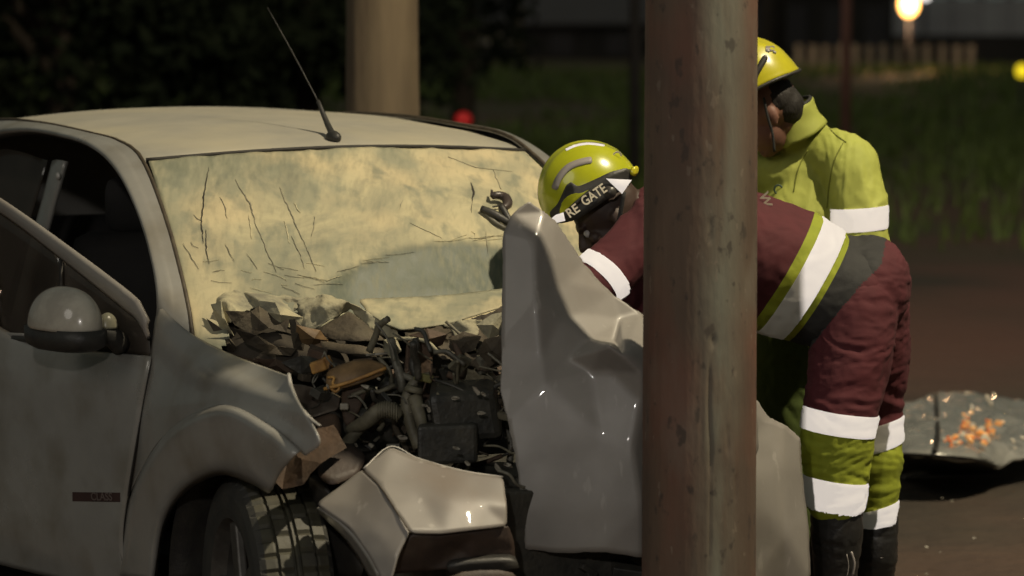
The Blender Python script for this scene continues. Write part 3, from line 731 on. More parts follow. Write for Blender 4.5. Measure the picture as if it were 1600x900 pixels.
# --- lower body, vehicle's right side (the side we see)
def vprof(w): return float(np.interp(w, [.15, .3, .55, .75, .88, .95], [.80, .83, .845, .838, .815, .79]))
fr = [
 [S(249, 478, -.772), S(270, 498, -.765), S(300, 522, -.752), S(345, 547, -.745), S(400, 569, -.755), S(452, 587, -.785)],
 [S(243, 500, -.79), S(262, 530, -.79), S(300, 552, -.785), S(350, 568, -.78), S(405, 592, -.79), S(462, 616, -.81)],
 [S(236, 556, -.805), S(252, 585, -.815), S(295, 590, -.815), S(350, 592, -.82), S(412, 618, -.825), S(480, 648, -.825)],
 [S(222, 640, -.83), S(238, 650, -.835), S(285, 630, -.838), S(352, 618, -.838), S(425, 650, -.835), S(500, 690, -.82)],
 [S(200, 780, -.84), S(220, 735, -.845), S(262, 676, -.846), S(345, 634, -.846), S(420, 664, -.845), S(478, 712, -.83)]]
fender = loft('front_wing', fr, paint, car, nu=60, nv=30, thick=.004, fn=lambda p, a, b: p + L * noise.noise(p * 5) * .004)
fl = [
 [S(186, 900, -.843), S(205, 775, -.848), S(262, 676, -.850), S(345, 634, -.850), S(420, 664, -.850), S(470, 704, -.84)],
 [S(189, 900, -.858), S(209, 778, -.864), S(265, 681, -.866), S(345, 639, -.866), S(417, 669, -.866), S(464, 708, -.855)],
 [S(196, 902, -.864), S(217, 782, -.872), S(270, 690, -.874), S(345, 649, -.874), S(410, 678, -.874), S(456, 716, -.862)],
 [S(222, 905, -.858), S(240, 800, -.866), S(280, 728, -.868), S(345, 698, -.868), S(395, 715, -.868), S(436, 742, -.855)],
 [S(238, 908, -.848), S(254, 815, -.850), S(288, 760, -.850), S(342, 733, -.850), S(388, 745, -.850), S(424, 766, -.845)],
 [S(242, 910, -.80), S(258, 822, -.79), S(291, 768, -.79), S(342, 742, -.79), S(386, 752, -.79), S(420, 770, -.79)]]
loft('wheel_arch_trim', fl, paint, car, nu=60, nv=30, thick=.004)
# torn bright edge of the wing
tube('torn_edge', [S(451, 585, -.788), S(455, 606, -.80), S(467, 634, -.815), S(486, 655, -.825), S(500, 665, -.825)], [.005, .006, .006, .005, .002], bare, car, 8, 24)
# rocker and rear quarter, rear door, other side
def strip(name, us, w0, w1, sgn, mat, n=16, dv=0.0, thick=.006):
    rows = []
    for k in range(7):
        w_ = w0 + (w1 - w0) * k / 6
        rows.append([C(us[0] + (us[1] - us[0]) * t / 5, sgn * (vprof(w_) + dv - .05 * max(0, -2.7 - (us[0] + (us[1] - us[0]) * t / 5))), w_) for t in range(6)])
    return loft(name, rows, mat, car, nu=n, nv=14, thick=thick)
for sgn in (-1, 1):
    strip('sill_panel', (-.62, -2.1), .17, .26, sgn, paint)
    o = strip('rear_door', (-1.665, -2.42), .27, .90, sgn, paint); 
    strip('rear_quarter', (-2.43, -3.12), .27, .92, sgn, paint)
    tube('belt_trim', [C(-1.66, sgn * .80, .905), C(-2.5, sgn * .79, .925)], .010, black_plastic, car, 8)
o = strip('front_door', (-.55, -1.655), .27, .90, 1, paint)
strip('front_wing', (-.53, -.30), .3, .88, 1, paint)
# tailgate and rear bumper
loft('tailgate', [[C(-3.02, v, 1.39 - .02 * (v / .55) ** 2) for v in (-.55, -.3, 0, .3, .55)], [C(-3.16, v, 1.15) for v in (-.62, -.3, 0, .3, .62)], [C(-3.24, v, .9) for v in (-.70, -.3, 0, .3, .70)], [C(-3.27, v, .6) for v in (-.74, -.3, 0, .3, .74)]], paint, car, nu=20, nv=16)
loft('rear_bumper', [[C(-3.14, v * 1.0, .60) if abs(v) > .7 else C(-3.32, v, .60) for v in (-.83, -.6, 0, .6, .83)], [C(-3.14, v, .4) if abs(v) > .7 else C(-3.36, v, .4) for v in (-.84, -.6, 0, .6, .84)], [C(-3.1, v, .22) if abs(v) > .7 else C(-3.28, v, .22) for v in (-.82, -.6, 0, .6, .82)]], paint, car, nu=24, nv=12)
# B pillar with its bolt
bp = loft('door_pillar', [[S(84, 252, -.665), S(66, 320, -.69), S(44, 400, -.72), S(24, 480, -.745), S(12, 530, -.76)], [S(92, 250, -.672), S(75, 320, -.70), S(53, 402, -.73), S(33, 482, -.755), S(21, 532, -.77)], [S(104, 252, -.67), S(86, 320, -.695), S(63, 404, -.725), S(42, 484, -.75), S(30, 534, -.765)]], paint, car, nu=24, nv=8, thick=.012)
frombm('pillar_bolt', ell_bm(bmesh.new(), S(91, 275, -.695), F * .012, L * .008, Z * .012, 14, 8), bare, bp)
loft('rear_window', [[C(-1.68, -.665, 1.36), C(-2.1, -.66, 1.375), C(-2.6, -.63, 1.30)], [C(-1.80, -.765, .92), C(-2.2, -.765, .93), C(-2.75, -.73, .96)]], side_glass, car, nu=20, nv=8, thick=.004)
for (a, b) in (((-1.68, .665, 1.36), (-1.80, .765, .92)),):
    loft('rear_window', [[C(-1.68, .665, 1.36), C(-2.1, .66, 1.375), C(-2.6, .63, 1.30)], [C(-1.80, .765, .92), C(-2.2, .765, .93), C(-2.75, .73, .96)]], side_glass, car, nu=20, nv=8, thick=.004)
loft('front_window', [[C(-.66, .745, 1.03), C(-1.1, .69, 1.30), C(-1.6, .67, 1.36)], [C(-.66, .765, .94), C(-1.1, .77, .93), C(-1.72, .77, .92)]], side_glass, car, nu=20, nv=8, thick=.004)
# --- the open door on the near side
door = loft('near_front_door', [
  [D(236, 557, .00), D(150, 549, .0), D(60, 541, .0), DL(.85, .945), DL(1.10, .95)],
  [D(236, 561, .012), D(150, 553, .012), D(60, 546, .012), DL(.85, .935, .012), DL(1.10, .94, .012)],
  [D(228, 600, .028), D(150, 597, .028), D(60, 592, .028), DL(.85, .86, .028), DL(1.10, .86, .028)],
  [D(212, 690, .038), D(150, 690, .038), D(60, 690, .038), DL(.85, .70, .038), DL(1.10, .70, .038)],
  [D(198, 780, .040), D(150, 780, .040), D(60, 780, .040), DL(.85, .54, .040), DL(1.10, .54, .040)],
  [D(192, 850, .036), D(150, 850, .036), D(60, 850, .036), DL(.85, .40, .036), DL(1.12, .40, .036)],
  [DL(.05, .24, .015), DL(.22, .24, .015), DL(.45, .24, .015), DL(.85, .24, .015), DL(1.12, .24, .015)]], paint, car, nu=50, nv=40, thick=.004)
door['label'] = 'front door on the near side, standing ajar'
box('door_core', DL(.58, .56, -.045), DD * .52, DN * .03, Z * .33, inner_dark, door, .01)
fo = [D(233, 500, 0), D(222, 479, 0), D(205, 458, 0), D(110, 386, 0), D(0, 309, 0), D(-90, 262, 0), DL(1.02, 1.35), DL(1.14, 1.34)]
fi = [D(233, 530, 0), D(216, 500, 0), D(190, 477, 0), D(100, 405, 0), D(0, 330, 0), D(-88, 284, 0), DL(1.00, 1.31), DL(1.11, 1.28)]
loft('window_frame', [fo, lerpr(fo, fi, .5, .008), fi], paint_panel, door, nu=60, nv=6, thick=.012)
tube('frame_seal', [p for p in spline([q - DN * 0 for q in fi], 50)], .006, seal, door, 8)
loft('window_frame', [[DL(1.10, .93), DL(1.12, 1.1), DL(1.13, 1.34)], [DL(1.04, .93), DL(1.06, 1.1), DL(1.08, 1.32)]], paint_panel, door, nu=10, nv=4, thick=.012)
loft('door_glass', [[D(95, 402, -.012), D(0, 330, -.012), D(-88, 284, -.012), DL(1.0, 1.31, -.012), DL(1.08, 1.29, -.012)], [D(95, 548, -.012), D(0, 530, -.012), DL(.7, .93, -.012), DL(.9, .93, -.012), DL(1.06, .93, -.012)]], side_glass, door, nu=24, nv=10, thick=.004)
loft('quarter_glass', [[D(232, 512, -.010), D(190, 479, -.010), D(140, 438, -.010), D(97, 404, -.010)], [D(236, 556, -.010), D(190, 552, -.010), D(140, 548, -.010), D(97, 545, -.010)]], quarter_glass, door, nu=20, nv=8, thick=.004)
tube('glass_divider', [D(95, 400, 0), D(97, 470, 0), D(98, 545, 0)], .006, seal, door, 8)
tube('belt_trim', [D(120, 545, .006), D(40, 530, .006), D(0, 526, .006), DL(.8, .955, .006), DL(1.1, .96, .006)], .009, black_plastic, door, 8, 20)
tube('belt_line', [D(45, 524, .004), D(0, 517, .004), DL(.8, .972, .004), DL(1.1, .975, .004)], .005, paint, door, 8, 20)
box('door_handle', DL(.97, .80, .06), DD * .075, DN * .012, Z * .016, paint, door, .008)
tube('door_gap', [D(237, 556, -.004), D(229, 600, .02), D(213, 690, .032), D(199, 780, .034), D(191, 860, .03), DL(.035, .24, .01)], .006, seal, door, 8, 30)
# mirror
MY = -.14
mc = D(102, 513, .15)
def mirq(q):
    return q
bm = ell_bm(bmesh.new(), mc, DD * .134, DN * .078, Z * .112, 48, 24, lambda q: Vector((math.copysign(abs(q.x) ** .86, q.x) * (1 + .04 * q.z), q.y, abs(q.z) ** .92)), 0.0)
mcap = frombm('mirror_cap', bm, M('mirror_paint', (.62, .58, .48), .22, 0, (.34, .31, .26), 5, .02, 20, coat=.6), door)
bm = bmesh.new()
sq = lambda e: [mc + DD * (.140 * math.copysign(abs(math.cos(a)) ** .6, math.cos(a))) * e + DN * (.072 * math.copysign(abs(math.sin(a)) ** .7, math.sin(a))) * e for a in [2 * math.pi * k / 40 for k in range(40)]]
levels = [(.003, 1.0), (-.028, 1.0), (-.045, .93), (-.056, .72)]
rg_ = [[bm.verts.new(p + Z * z) for p in sq(e)] for z, e in levels]
for a, b in zip(rg_, rg_[1:]):
    for k in range(40): bm.faces.new((a[k], a[(k + 1) % 40], b[(k + 1) % 40], b[k]))
bm.faces.new(rg_[0]); bm.faces.new(rg_[-1][::-1]); bmesh.ops.recalc_face_normals(bm, faces=bm.faces[:])
frombm('mirror_base', bm, black_plastic, door)
mp_ = D(168, 513, .05)
frombm('mirror_knuckle', ell_bm(bmesh.new(), mp_, DD * .024, DN * .03, Z * .042, 20, 10, None, 0.0), M('grey_lens', (.22, .21, .15), .3, 0, bump=.05), door)
bm = bmesh.new(); tube_bm(bm, [mc - Z * .02 - DD * .05, mp_ - Z * .02, D(190, 540, .0)], [.03, .026, .03], 12, 10)
frombm('mirror_arm', bm, black_plastic, door)
# badge
bo = D(150, 776, .043); 
box('badge_plate', bo, -DD * .0, DN * .0, Z * .0, badge_m, door) if False else None
bx = (D(188, 777, .043) - D(118, 776, .043)); bl = bx.length
box('badge_plate', (D(188, 777, .043) + D(113, 776, .043)) / 2, bx.normalized() * bl * .53, DN * .0012, Z * .0125, badge_m, door, .0008)
text('badge_lettering', 'CLASS', (D(196, 777, .0455) + D(122, 776, .0455)) / 2, bx, Z, .030, badge_w, door, .0004, 1.25)
# --- interior
box('floor_pan', C(-1.6, 0, .30), F * 1.25, L * .70, Z * .03, inner_dark, car)
box('dashboard', C(-.62, 0, .84), F * .17, L * .66, Z * .085, inner_dark, car, .05)
loft('headliner', [[C(u, -.58, roofz(u, .58) - .03) for u in (-1.05, -1.6, -2.2, -2.9)], [C(u, 0, roofz(u, 0) - .03) for u in (-1.05, -1.6, -2.2, -2.9)], [C(u, .58, roofz(u, .58) - .03) for u in (-1.05, -1.6, -2.2, -2.9)]], headliner, car, nu=12, nv=10)
for sx in (-.36, .36):
    bm = bmesh.new(); box_bm(bm, C(-1.25, sx, .48), F * .25, L * .24, Z * .09, .05)
    st_ = frombm('seat', bm, seat_m, car)
    box('seat_back', C(-1.60, sx, .82), (F * .07 + Z * .01), L * .23, (Z * .32 - F * .10), seat_m, st_, .06, smooth=True)
    box('headrest', C(-1.69, sx, 1.22), F * .045, L * .12, Z * .085, seat_m, st_, .04, smooth=True)
bm = bmesh.new(); box_bm(bm, C(-2.25, 0, .48), F * .25, L * .6, Z * .09, .05); st_ = frombm('rear_seat', bm, seat_m, car)
box('seat_back', C(-2.62, 0, .82), (F * .08), L * .6, (Z * .30 - F * .08), seat_m, st_, .05, smooth=True)
bm = bmesh.new(); sc0 = C(-.90, .36, .93); ax = (F * .35 - Z * .9).normalized(); e1 = L; e2 = ax.cross(L)
tube_bm(bm, [sc0 + (e1 * math.cos(a) + e2 * math.sin(a)) * .18 for a in [2 * math.pi * k / 30 for k in range(31)]], .014, 8, cap=False)
frombm('steering_wheel', bm, black_plastic, car)
# --- wheels
def wheel(c, out, Rr=.315, wd=.19, nm='front_wheel'):
    out = out.normalized(); up = Z; fw = out.cross(up)
    r = bpy.data.objects.new(nm, None); COL.objects.link(r); r.parent = car; r.matrix_parent_inverse = Matrix.Translation(car.location).inverted()
    prof = [(-.5, .66), (-.53, .74), (-.53, .86), (-.49, .94), (-.42, .982), (-.30, .997), (-.27, .997), (-.265, .965), (-.235, .965), (-.23, 1.0), (-.06, 1.0), (-.055, .965), (-.02, .965), (-.015, 1.0), (.015, 1.0), (.02, .965), (.055, .965), (.06, 1.0), (.23, 1.0), (.235, .965), (.265, .965), (.27, .997), (.30, .997), (.42, .982), (.49, .94), (.53, .86), (.53, .74), (.5, .66)]
    seg = 240; bm = bmesh.new(); rings = []
    for k in range(seg):
        a = 2 * math.pi * k / seg; d = up * math.cos(a) + fw * math.sin(a); row = []
        for (t, q) in prof:
            rr = q * Rr
            if abs(t) > .26 and q > .955 and k % 5 == 0: rr -= .007
            if .04 < abs(t) < .24 and q > .99 and k % 6 == 3: rr -= .006
            row.append(bm.verts.new(c + out * t * wd + d * rr))
        rings.append(row)
    for k in range(seg):
        a, b = rings[k], rings[(k + 1) % seg]
        for j in range(len(prof) - 1):
            f = bm.faces.new((a[j], a[j + 1], b[j + 1], b[j])); f.material_index = 1 if 4 <= j <= 22 else 0
    frombm('tyre', bm, [rubber, tread_m], r, smooth=False)
    bm = bmesh.new()
    for (t0, q0, t1, q1) in ((.50, .66, .46, .645), (.46, .645, .30, .60), (.30, .60, -.4, .62)):
        g0 = []; g1 = []
        for k in range(60):
            a = 2 * math.pi * k / 60; d = up * math.cos(a) + fw * math.sin(a)
            g0.append(bm.verts.new(c + out * t0 * wd + d * q0 * Rr)); g1.append(bm.verts.new(c + out * t1 * wd + d * q1 * Rr))
        for k in range(60): bm.faces.new((g0[k], g0[(k + 1) % 60], g1[(k + 1) % 60], g1[k]))
    frombm('rim', bm, rim_m, r)
    for k in range(5):
        a = 2 * math.pi * k / 5 + .3; d = up * math.cos(a) + fw * math.sin(a); tt = out.cross(d)
        box('spoke', c + out * .34 * wd + d * Rr * .34, d * Rr * .30, tt * .028, out * .012, rim_m, r, .006)
    bm = bmesh.new(); tube_bm(bm, [c + out * wd * .1, c + out * wd * .42], [.05, .042], 20); frombm('hub', bm, rim_m, r)
    bm = bmesh.new(); tube_bm(bm, [c + out * wd * .02, c + out * wd * .08], [.13, .13], 30); frombm('brake_disc', bm, engine_grey, r)
    return r
a20 = R(20)
wheel(C(-.01, -.69, .322), Vector((-math.cos(a20), -math.sin(a20), 0)))
wheel(C(-.12, .60, .322), L)
wheel(C(-2.49, -.74, .322), -L, nm='rear_wheel'); wheel(C(-2.49, .74, .322), L, nm='rear_wheel')
# dark wheel-house behind the tyre
loft('wheel_arch_liner', [[C(.05 + .46 * math.cos(a), -.80, .30 + .42 * math.sin(a)) for a in [math.pi * (.42 + .58 * k / 8) for k in range(8, -1, -1)]], [C(.05 + .46 * math.cos(a), -.48, .30 + .42 * math.sin(a)) for a in [math.pi * (.42 + .58 * k / 8) for k in range(8, -1, -1)]]], black_plastic, car, nu=30, nv=6)
box('inner_wall', C(-.2, -.47, .42), F * .42, L * .008, Z * .28, black_plastic, car)
# --- front bumper remains
bum = sheet('bumper_corner', [(494, 788, 7.66), (530, 762, 7.67), (566, 734, 7.68), (592, 758, 7.60), (616, 795, 7.54), (640, 831, 7.49), (622, 868, 7.47), (612, 905, 7.46), (596, 905, 7.48), (578, 868, 7.52), (548, 826, 7.58), (560, 790, 7.60), (590, 830, 7.53)],
      list(range(11)), paint_panel, car, 3, .005, .003, 7)
bum['label'] = 'broken corner of the front bumper hanging beside the tyre'
sheet('bumper_corner_lip', [(494, 790, 7.66), (548, 828, 7.585), (578, 870, 7.525), (596, 906, 7.48), (580, 906, 7.60), (562, 872, 7.64), (536, 836, 7.69), (497, 799, 7.74)], [0, 1, 2, 3, 4, 5, 6, 7], paint, car, 2, .005, .0)
bf = sheet('front_bumper', [(566, 733, 7.685), (610, 699, 7.74), (650, 716, 7.73), (700, 731, 7.71), (740, 740, 7.70), (786, 746, 7.70), (792, 790, 7.62), (792, 822, 7.60), (740, 828, 7.55), (690, 834, 7.52), (642, 833, 7.495), (618, 797, 7.545), (592, 758, 7.61), (700, 780, 7.59), (650, 770, 7.61), (750, 785, 7.61)],
      list(range(13)), paint_panel, car, 3, .005, .004, 6)
tube('bumper_crease', [P(566, 735, 7.678), P(592, 758, 7.598), P(618, 797, 7.532), P(641, 832, 7.482)], .0018, seal_brown, bf, 6, 20)
sheet('bumper_insert', [(642, 834, 7.51), (690, 835, 7.54), (740, 829, 7.57), (796, 820, 7.62), (802, 850, 7.62), (806, 884, 7.64), (740, 886, 7.60), (660, 892, 7.56), (610, 896, 7.55), (622, 862, 7.52), (720, 858, 7.60)], [0, 1, 2, 3, 4, 5, 6, 7, 8, 9], insert_mat, car, 3, .005, .008, 12)
sheet('lower_grille', [(696, 876, 7.57), (806, 868, 7.60), (812, 890, 7.62), (700, 896, 7.58)], [0, 1, 2, 3], black_plastic, car, 2, .03, .0)
sheet('lower_lip', [(690, 894, 7.53), (812, 888, 7.58), (820, 960, 7.6), (700, 980, 7.55)], [0, 1, 2, 3], insert_mat, car, 2, .006, .004)
tube('torn_edge', [P(568, 732, 7.683), P(610, 698, 7.74), P(650, 715, 7.73), P(700, 730, 7.71), P(740, 739, 7.70), P(786, 745, 7.70)], .0022, bare, bf, 6, 40)
for i in range(6):
    tube('dirt_streak' if False else 'scratch', [P(768 + i * 3.2, 748 + i * .5, 7.69), P(768 + i * 3.2 + random.uniform(-1, 2), 760 + random.uniform(0, 22), 7.66)], [.0012, .0004], seal_brown, bf, 5)
# --- bonnet, folded up between the glass and the pole
B = [(826, 314, 8.02), (850, 331, 8.03), (869, 347, 8.04), (890, 378, 8.05), (912, 412, 8.06), (955, 459, 8.06), (1003, 491, 8.06), (1060, 520, 8.06), (1120, 560, 8.10), (1180, 615, 8.16),
     (1186, 700, 8.14), (1150, 800, 8.05), (1100, 872, 8.02), (1003, 872, 7.80), (940, 862, 7.80), (870, 864, 7.80), (820, 858, 7.80), (818, 800, 7.81), (806, 720, 7.83), (794, 660, 7.85), (782, 611, 7.88), (784, 540, 7.91), (785, 450, 7.95), (786, 365, 7.99), (800, 335, 8.01),
     (836, 380, 7.96), (838, 470, 7.91), (846, 560, 7.885), (800, 606, 7.875), (850, 600, 7.862), (858, 700, 7.832), (850, 790, 7.812),
     (866, 400, 7.985), (885, 440, 7.99), (903, 490, 7.975), (918, 530, 7.93), (936, 546, 7.83), (952, 540, 7.80), (975, 556, 7.805), (1003, 582, 7.82), (1060, 640, 7.95),
     (955, 580, 7.87), (1003, 628, 7.84), (925, 580, 7.88), (940, 680, 7.832), (990, 700, 7.815), (1018, 720, 7.86), (930, 790, 7.812), (1003, 790, 7.80), (1020, 800, 7.86), (875, 500, 7.93), (890, 560, 7.90), (970, 500, 8.04), (960, 535, 7.98)]
bon = sheet('bonnet', B, list(range(25)), paint_panel, car, 3, .002, .002, 6, relax=1, bs=1, jag=.0014)
bon['label'] = 'bonnet torn loose and folded upright, creased like paper'
solid(bon, .003) if False else None
# fold liner seen at its lower right, dark underside
sheet('bonnet_underside', [(1010, 600, 8.10), (1180, 660, 8.2), (1180, 880, 8.15), (960, 880, 8.05), (950, 780, 8.0)], [0, 1, 2, 3, 4], inner_dark, car, 1, .006, .006)
frombm('mounting_hole', ell_bm(bmesh.new(), P(995, 547, 7.93), Vector((.010, 0, 0)), Vector((0, .004, 0)), Vector((0, 0, .019)), 16, 8), seal, bon)
# --- crushed far wing right of the pole
W = [(1150, 600, 8.28), (1183, 626, 8.32), (1200, 652, 8.32), (1226, 664, 8.34), (1250, 684, 8.40), (1252, 730, 8.38), (1256, 770, 8.38), (1262, 820, 8.36), (1267, 910, 8.34), (1183, 915, 8.20), (1140, 915, 8.20), (1130, 750, 8.22),
     (1222, 740, 8.27), (1226, 830, 8.23)]
wg = sheet('crushed_wing', W, list(range(12)), paint_panel, car, 3, .003, .003, 8, relax=2, jag=.001)
wg['label'] = 'crushed far wing bent outwards on the other side of the pole'

# --- crumpled cowl and lining under the windscreen
sheet('cowl_lining', [(318, 462, 8.55), (345, 470, 8.50), (372, 462, 8.42), (405, 474, 8.50), (430, 492, 8.40), (470, 500, 8.45), (500, 515, 8.38), (560, 530, 8.42), (600, 540, 8.40), (610, 580, 8.30), (560, 590, 8.28), (480, 592, 8.25), (420, 580, 8.28), (360, 555, 8.32), (330, 520, 8.42), (390, 520, 8.34), (450, 540, 8.26), (520, 560, 8.26)],
      list(range(15)), M('dark_lining', (.045, .036, .025), .9, 0, (.025, .02, .014), 20, .4), car, 3, .002, .008, 24, relax=3, bs=0, jag=.004)
def shard(name, poly, Y, mat, var=.03, thick=.002, sub=1, seed=None):
    if seed is not None: random.seed(seed)
    pts = [(x, y, Y + random.uniform(-var, var)) for x, y in poly]
    cx = sum(q[0] for q in poly) / len(poly); cy = sum(q[1] for q in poly) / len(poly); pts.append((cx, cy, Y - var))
    return sheet(name, pts, list(range(len(poly))), mat, car, sub, thick, .003, 30, relax=0, bs=0, jag=.0015, smooth=False)
for poly, Y_, mt in (
  ([(352, 486), (392, 486), (404, 478), (428, 492), (452, 500), (446, 520), (420, 512), (395, 522), (366, 508)], 8.30, dirt_metal),
  ([(404, 470), (430, 472), (474, 496), (470, 520), (440, 506), (412, 486)], 8.31, dustmetal),
  ([(366, 512), (400, 524), (430, 540), (462, 545), (455, 556), (420, 552), (384, 536)], 8.24, dirt_metal),
  ([(322, 498), (350, 516), (372, 545), (396, 562), (370, 556), (344, 540)], 8.32, dirt_metal),
  ([(396, 560), (430, 562), (468, 574), (452, 584), (418, 574)], 8.17, rust_m),
  ([(464, 508), (500, 516), (512, 532), (520, 546), (486, 540), (462, 530)], 8.22, tan_m),
  ([(452, 500), (462, 498), (480, 520), (474, 548), (458, 545)], 8.24, dirt_metal),
  ([(440, 566), (470, 556), (506, 560), (530, 570), (500, 576), (470, 584)], 8.12, engine_black),
  ([(350, 548), (372, 556), (410, 566), (440, 584), (410, 580), (376, 566)], 8.22, rust_m),
  ([(330, 476), (345, 470), (352, 500), (366, 524), (344, 512)], 8.33, dustmetal),
  ([(640, 524), (668, 514), (700, 522), (690, 540), (660, 546)], 8.12, rust_m),
  ([(700, 530), (724, 518), (752, 526), (742, 548), (716, 552)], 8.10, dirt_metal),
  ([(744, 508), (770, 492), (786, 488), (786, 520), (764, 530)], 8.12, dustmetal),
  ([(756, 530), (786, 524), (786, 560), (766, 572), (748, 552)], 8.08, dirt_metal),
  ([(600, 530), (618, 528), (628, 548), (612, 560), (598, 546)], 8.14, dustmetal)):
    shard('torn_plate', poly, Y_, mt, .022)
sheet('cowl_flap', [(314, 455, 8.50), (340, 448, 8.47), (375, 452, 8.45), (430, 462, 8.42), (480, 466, 8.42), (470, 478, 8.38), (450, 488, 8.36), (420, 478, 8.33), (395, 482, 8.36), (372, 492, 8.30), (358, 506, 8.31), (335, 500, 8.36), (318, 482, 8.42), (350, 470, 8.34), (400, 468, 8.36)],
      list(range(13)), dustmetal, car, 3, .002, .006, 14, relax=1, bs=0, jag=.003, ridge=.022)
sheet('cowl_flap', [(312, 480, 8.44), (330, 505, 8.38), (352, 520, 8.34), (350, 545, 8.33), (330, 535, 8.38), (312, 512, 8.46), (302, 492, 8.50)], list(range(7)), dustmetal, car, 3, .002, .006, 14, relax=1, bs=0, jag=.003, ridge=.018)
sheet('cowl_flap', [(462, 470, 8.36), (500, 462, 8.33), (540, 470, 8.30), (570, 488, 8.28), (604, 512, 8.25), (625, 530, 8.24), (590, 526, 8.28), (566, 505, 8.30), (542, 484, 8.32), (515, 500, 8.28), (480, 522, 8.30), (462, 512, 8.33), (500, 484, 8.27)], list(range(12)), dustmetal, car, 3, .002, .008, 14, relax=1, bs=0, jag=.003, ridge=.025)
sheet('bent_bracket', [(486, 520, 8.28), (542, 487, 8.30), (575, 510, 8.26), (600, 532, 8.22), (560, 534, 8.20), (520, 530, 8.22)], list(range(6)), dirt_metal, car, 2, .003, .004, 9, relax=1, bs=0, jag=.002, ridge=.012)
sheet('bent_bracket', [(500, 534, 8.20), (560, 540, 8.16), (600, 548, 8.17), (592, 560, 8.14), (540, 552, 8.13), (505, 545, 8.16)], list(range(6)), dirt_metal, car, 2, .003, .004, 9, relax=1, bs=0, jag=.002, ridge=.012)
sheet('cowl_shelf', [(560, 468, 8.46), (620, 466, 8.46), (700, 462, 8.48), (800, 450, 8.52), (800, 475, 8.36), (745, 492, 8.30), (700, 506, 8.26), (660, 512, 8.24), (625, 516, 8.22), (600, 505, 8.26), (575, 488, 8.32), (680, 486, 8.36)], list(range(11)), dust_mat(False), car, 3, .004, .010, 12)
sheet('torn_cowl', [(628, 520, 8.22), (665, 510, 8.24), (700, 514, 8.22), (730, 500, 8.24), (760, 492, 8.25), (800, 468, 8.30), (805, 560, 8.12), (760, 580, 8.08), (720, 575, 8.10), (690, 560, 8.12), (650, 545, 8.15), (740, 535, 8.12), (700, 535, 8.16)], list(range(11)), dirt_metal, car, 3, .002, .008, 22, relax=1, bs=0, jag=.004, ridge=.022)
sheet('torn_cowl', [(690, 508, 8.20), (720, 500, 8.2), (752, 500, 8.18), (742, 528, 8.14), (712, 530, 8.15)], list(range(5)), dustmetal, car, 3, .002, .008, 14, relax=1, bs=0, jag=.003, ridge=.025)
tube('cowl_edge', [P(620, 529, 8.13), P(650, 530, 8.11), P(670, 536, 8.10), P(684, 550, 8.10)], .005, dustmetal, car, 8, 16)
# --- engine bay
box('firewall', C(-.33, 0, .66), F * .01, L * .70, Z * .22, engine_black, car)
box('engine_block', C(.12, .12, .48), F * .2, L * .26, Z * .16, engine_black, car, .03)
box('gearbox', C(.14, -.30, .42), F * .16, L * .16, Z * .12, engine_grey, car, .03)
box('cross_member', C(.52, -.20, .34), F * .04, L * .42, Z * .05, rust_m, car, .01)
box('radiator', C(.40, -.02, .45), F * .03 + L * .02, L * .34, Z * .17, engine_black, car, .008)
box('air_box', P(728, 640, 8.02), (.085, .03, 0), (0, .08, .01), (-.01, 0, .062), engine_black, car, .02)
box('battery', P(700, 690, 7.95), (.075, .02, 0), (0, .06, 0), (0, 0, .05), engine_black, car, .01)
box('fuse_box', P(655, 560, 8.15), (.036, .01, 0), (0, .03, 0), (.004, 0, .045), rust_m, car, .008)
for px, py, y_, r0 in ((575, 660, 8.0, .05), (610, 610, 8.08, .035)):
    tube('strut_top', [P(px, py, y_), P(px + 3, py - 18, y_ + .01)], [r0, r0 * .6], engine_black, car, 16)
tube('intake_hose', [P(545, 672, 7.96), P(570, 660, 7.93), P(590, 644, 7.92), P(608, 640, 7.92), P(622, 650, 7.93)], [.013, .018, .02, .02, .017], hose_m, car, 14, 24)
tube('intake_hose', [P(535, 700, 7.97), P(560, 672, 7.95), P(580, 656, 7.96), P(596, 660, 7.97), P(592, 672, 7.98)], [.016, .016, .013, .01, .008], hose_m, car, 12, 24)
for j in range(9):
    t = j / 8; c_ = P(590 + 30 * t, 643 - 5 * math.sin(t * 3) + 4 * t, 7.92)
    bm = bmesh.new(); tube_bm(bm, [c_ + Vector((0, math.cos(a), math.sin(a))) * .021 for a in [2 * math.pi * k / 14 for k in range(15)]], .0022, 6, cap=False); frombm('hose_rib', bm, hose_m, car)
tube('drain_pipe', [P(612, 532, 8.10), P(617, 560, 8.06), P(626, 590, 8.04), P(628, 612, 8.04)], [.011, .010, .013, .009], engine_grey, car, 10, 20)
tube('coolant_pipe', [P(655, 700, 7.95), P(640, 660, 7.97), P(636, 620, 7.99), P(650, 596, 8.0), P(672, 588, 8.0)], [.016, .014, .016, .013, .012], hose_m, car, 12, 20)
tube('coolant_pipe', [P(664, 690, 7.93), P(656, 650, 7.94), P(648, 622, 7.97)], [.010, .016, .02], hose_m, car, 12, 16)
tube('cable', [P(672, 592, 8.0), P(700, 600, 7.98), P(730, 614, 7.97), P(745, 628, 7.98)], .004, engine_black, car, 8, 16)
box('sensor', P(662, 590, 7.98), (.022, .004, -.006), (0, .012, 0), (.004, 0, .009), M('olive_plastic', (.16, .15, .05), .5, 0, bump=.2), car, .003)
tube('filler_cap', [P(646, 612, 7.97), P(648, 604, 7.97)], [.026, .02], hose_m, car, 18)
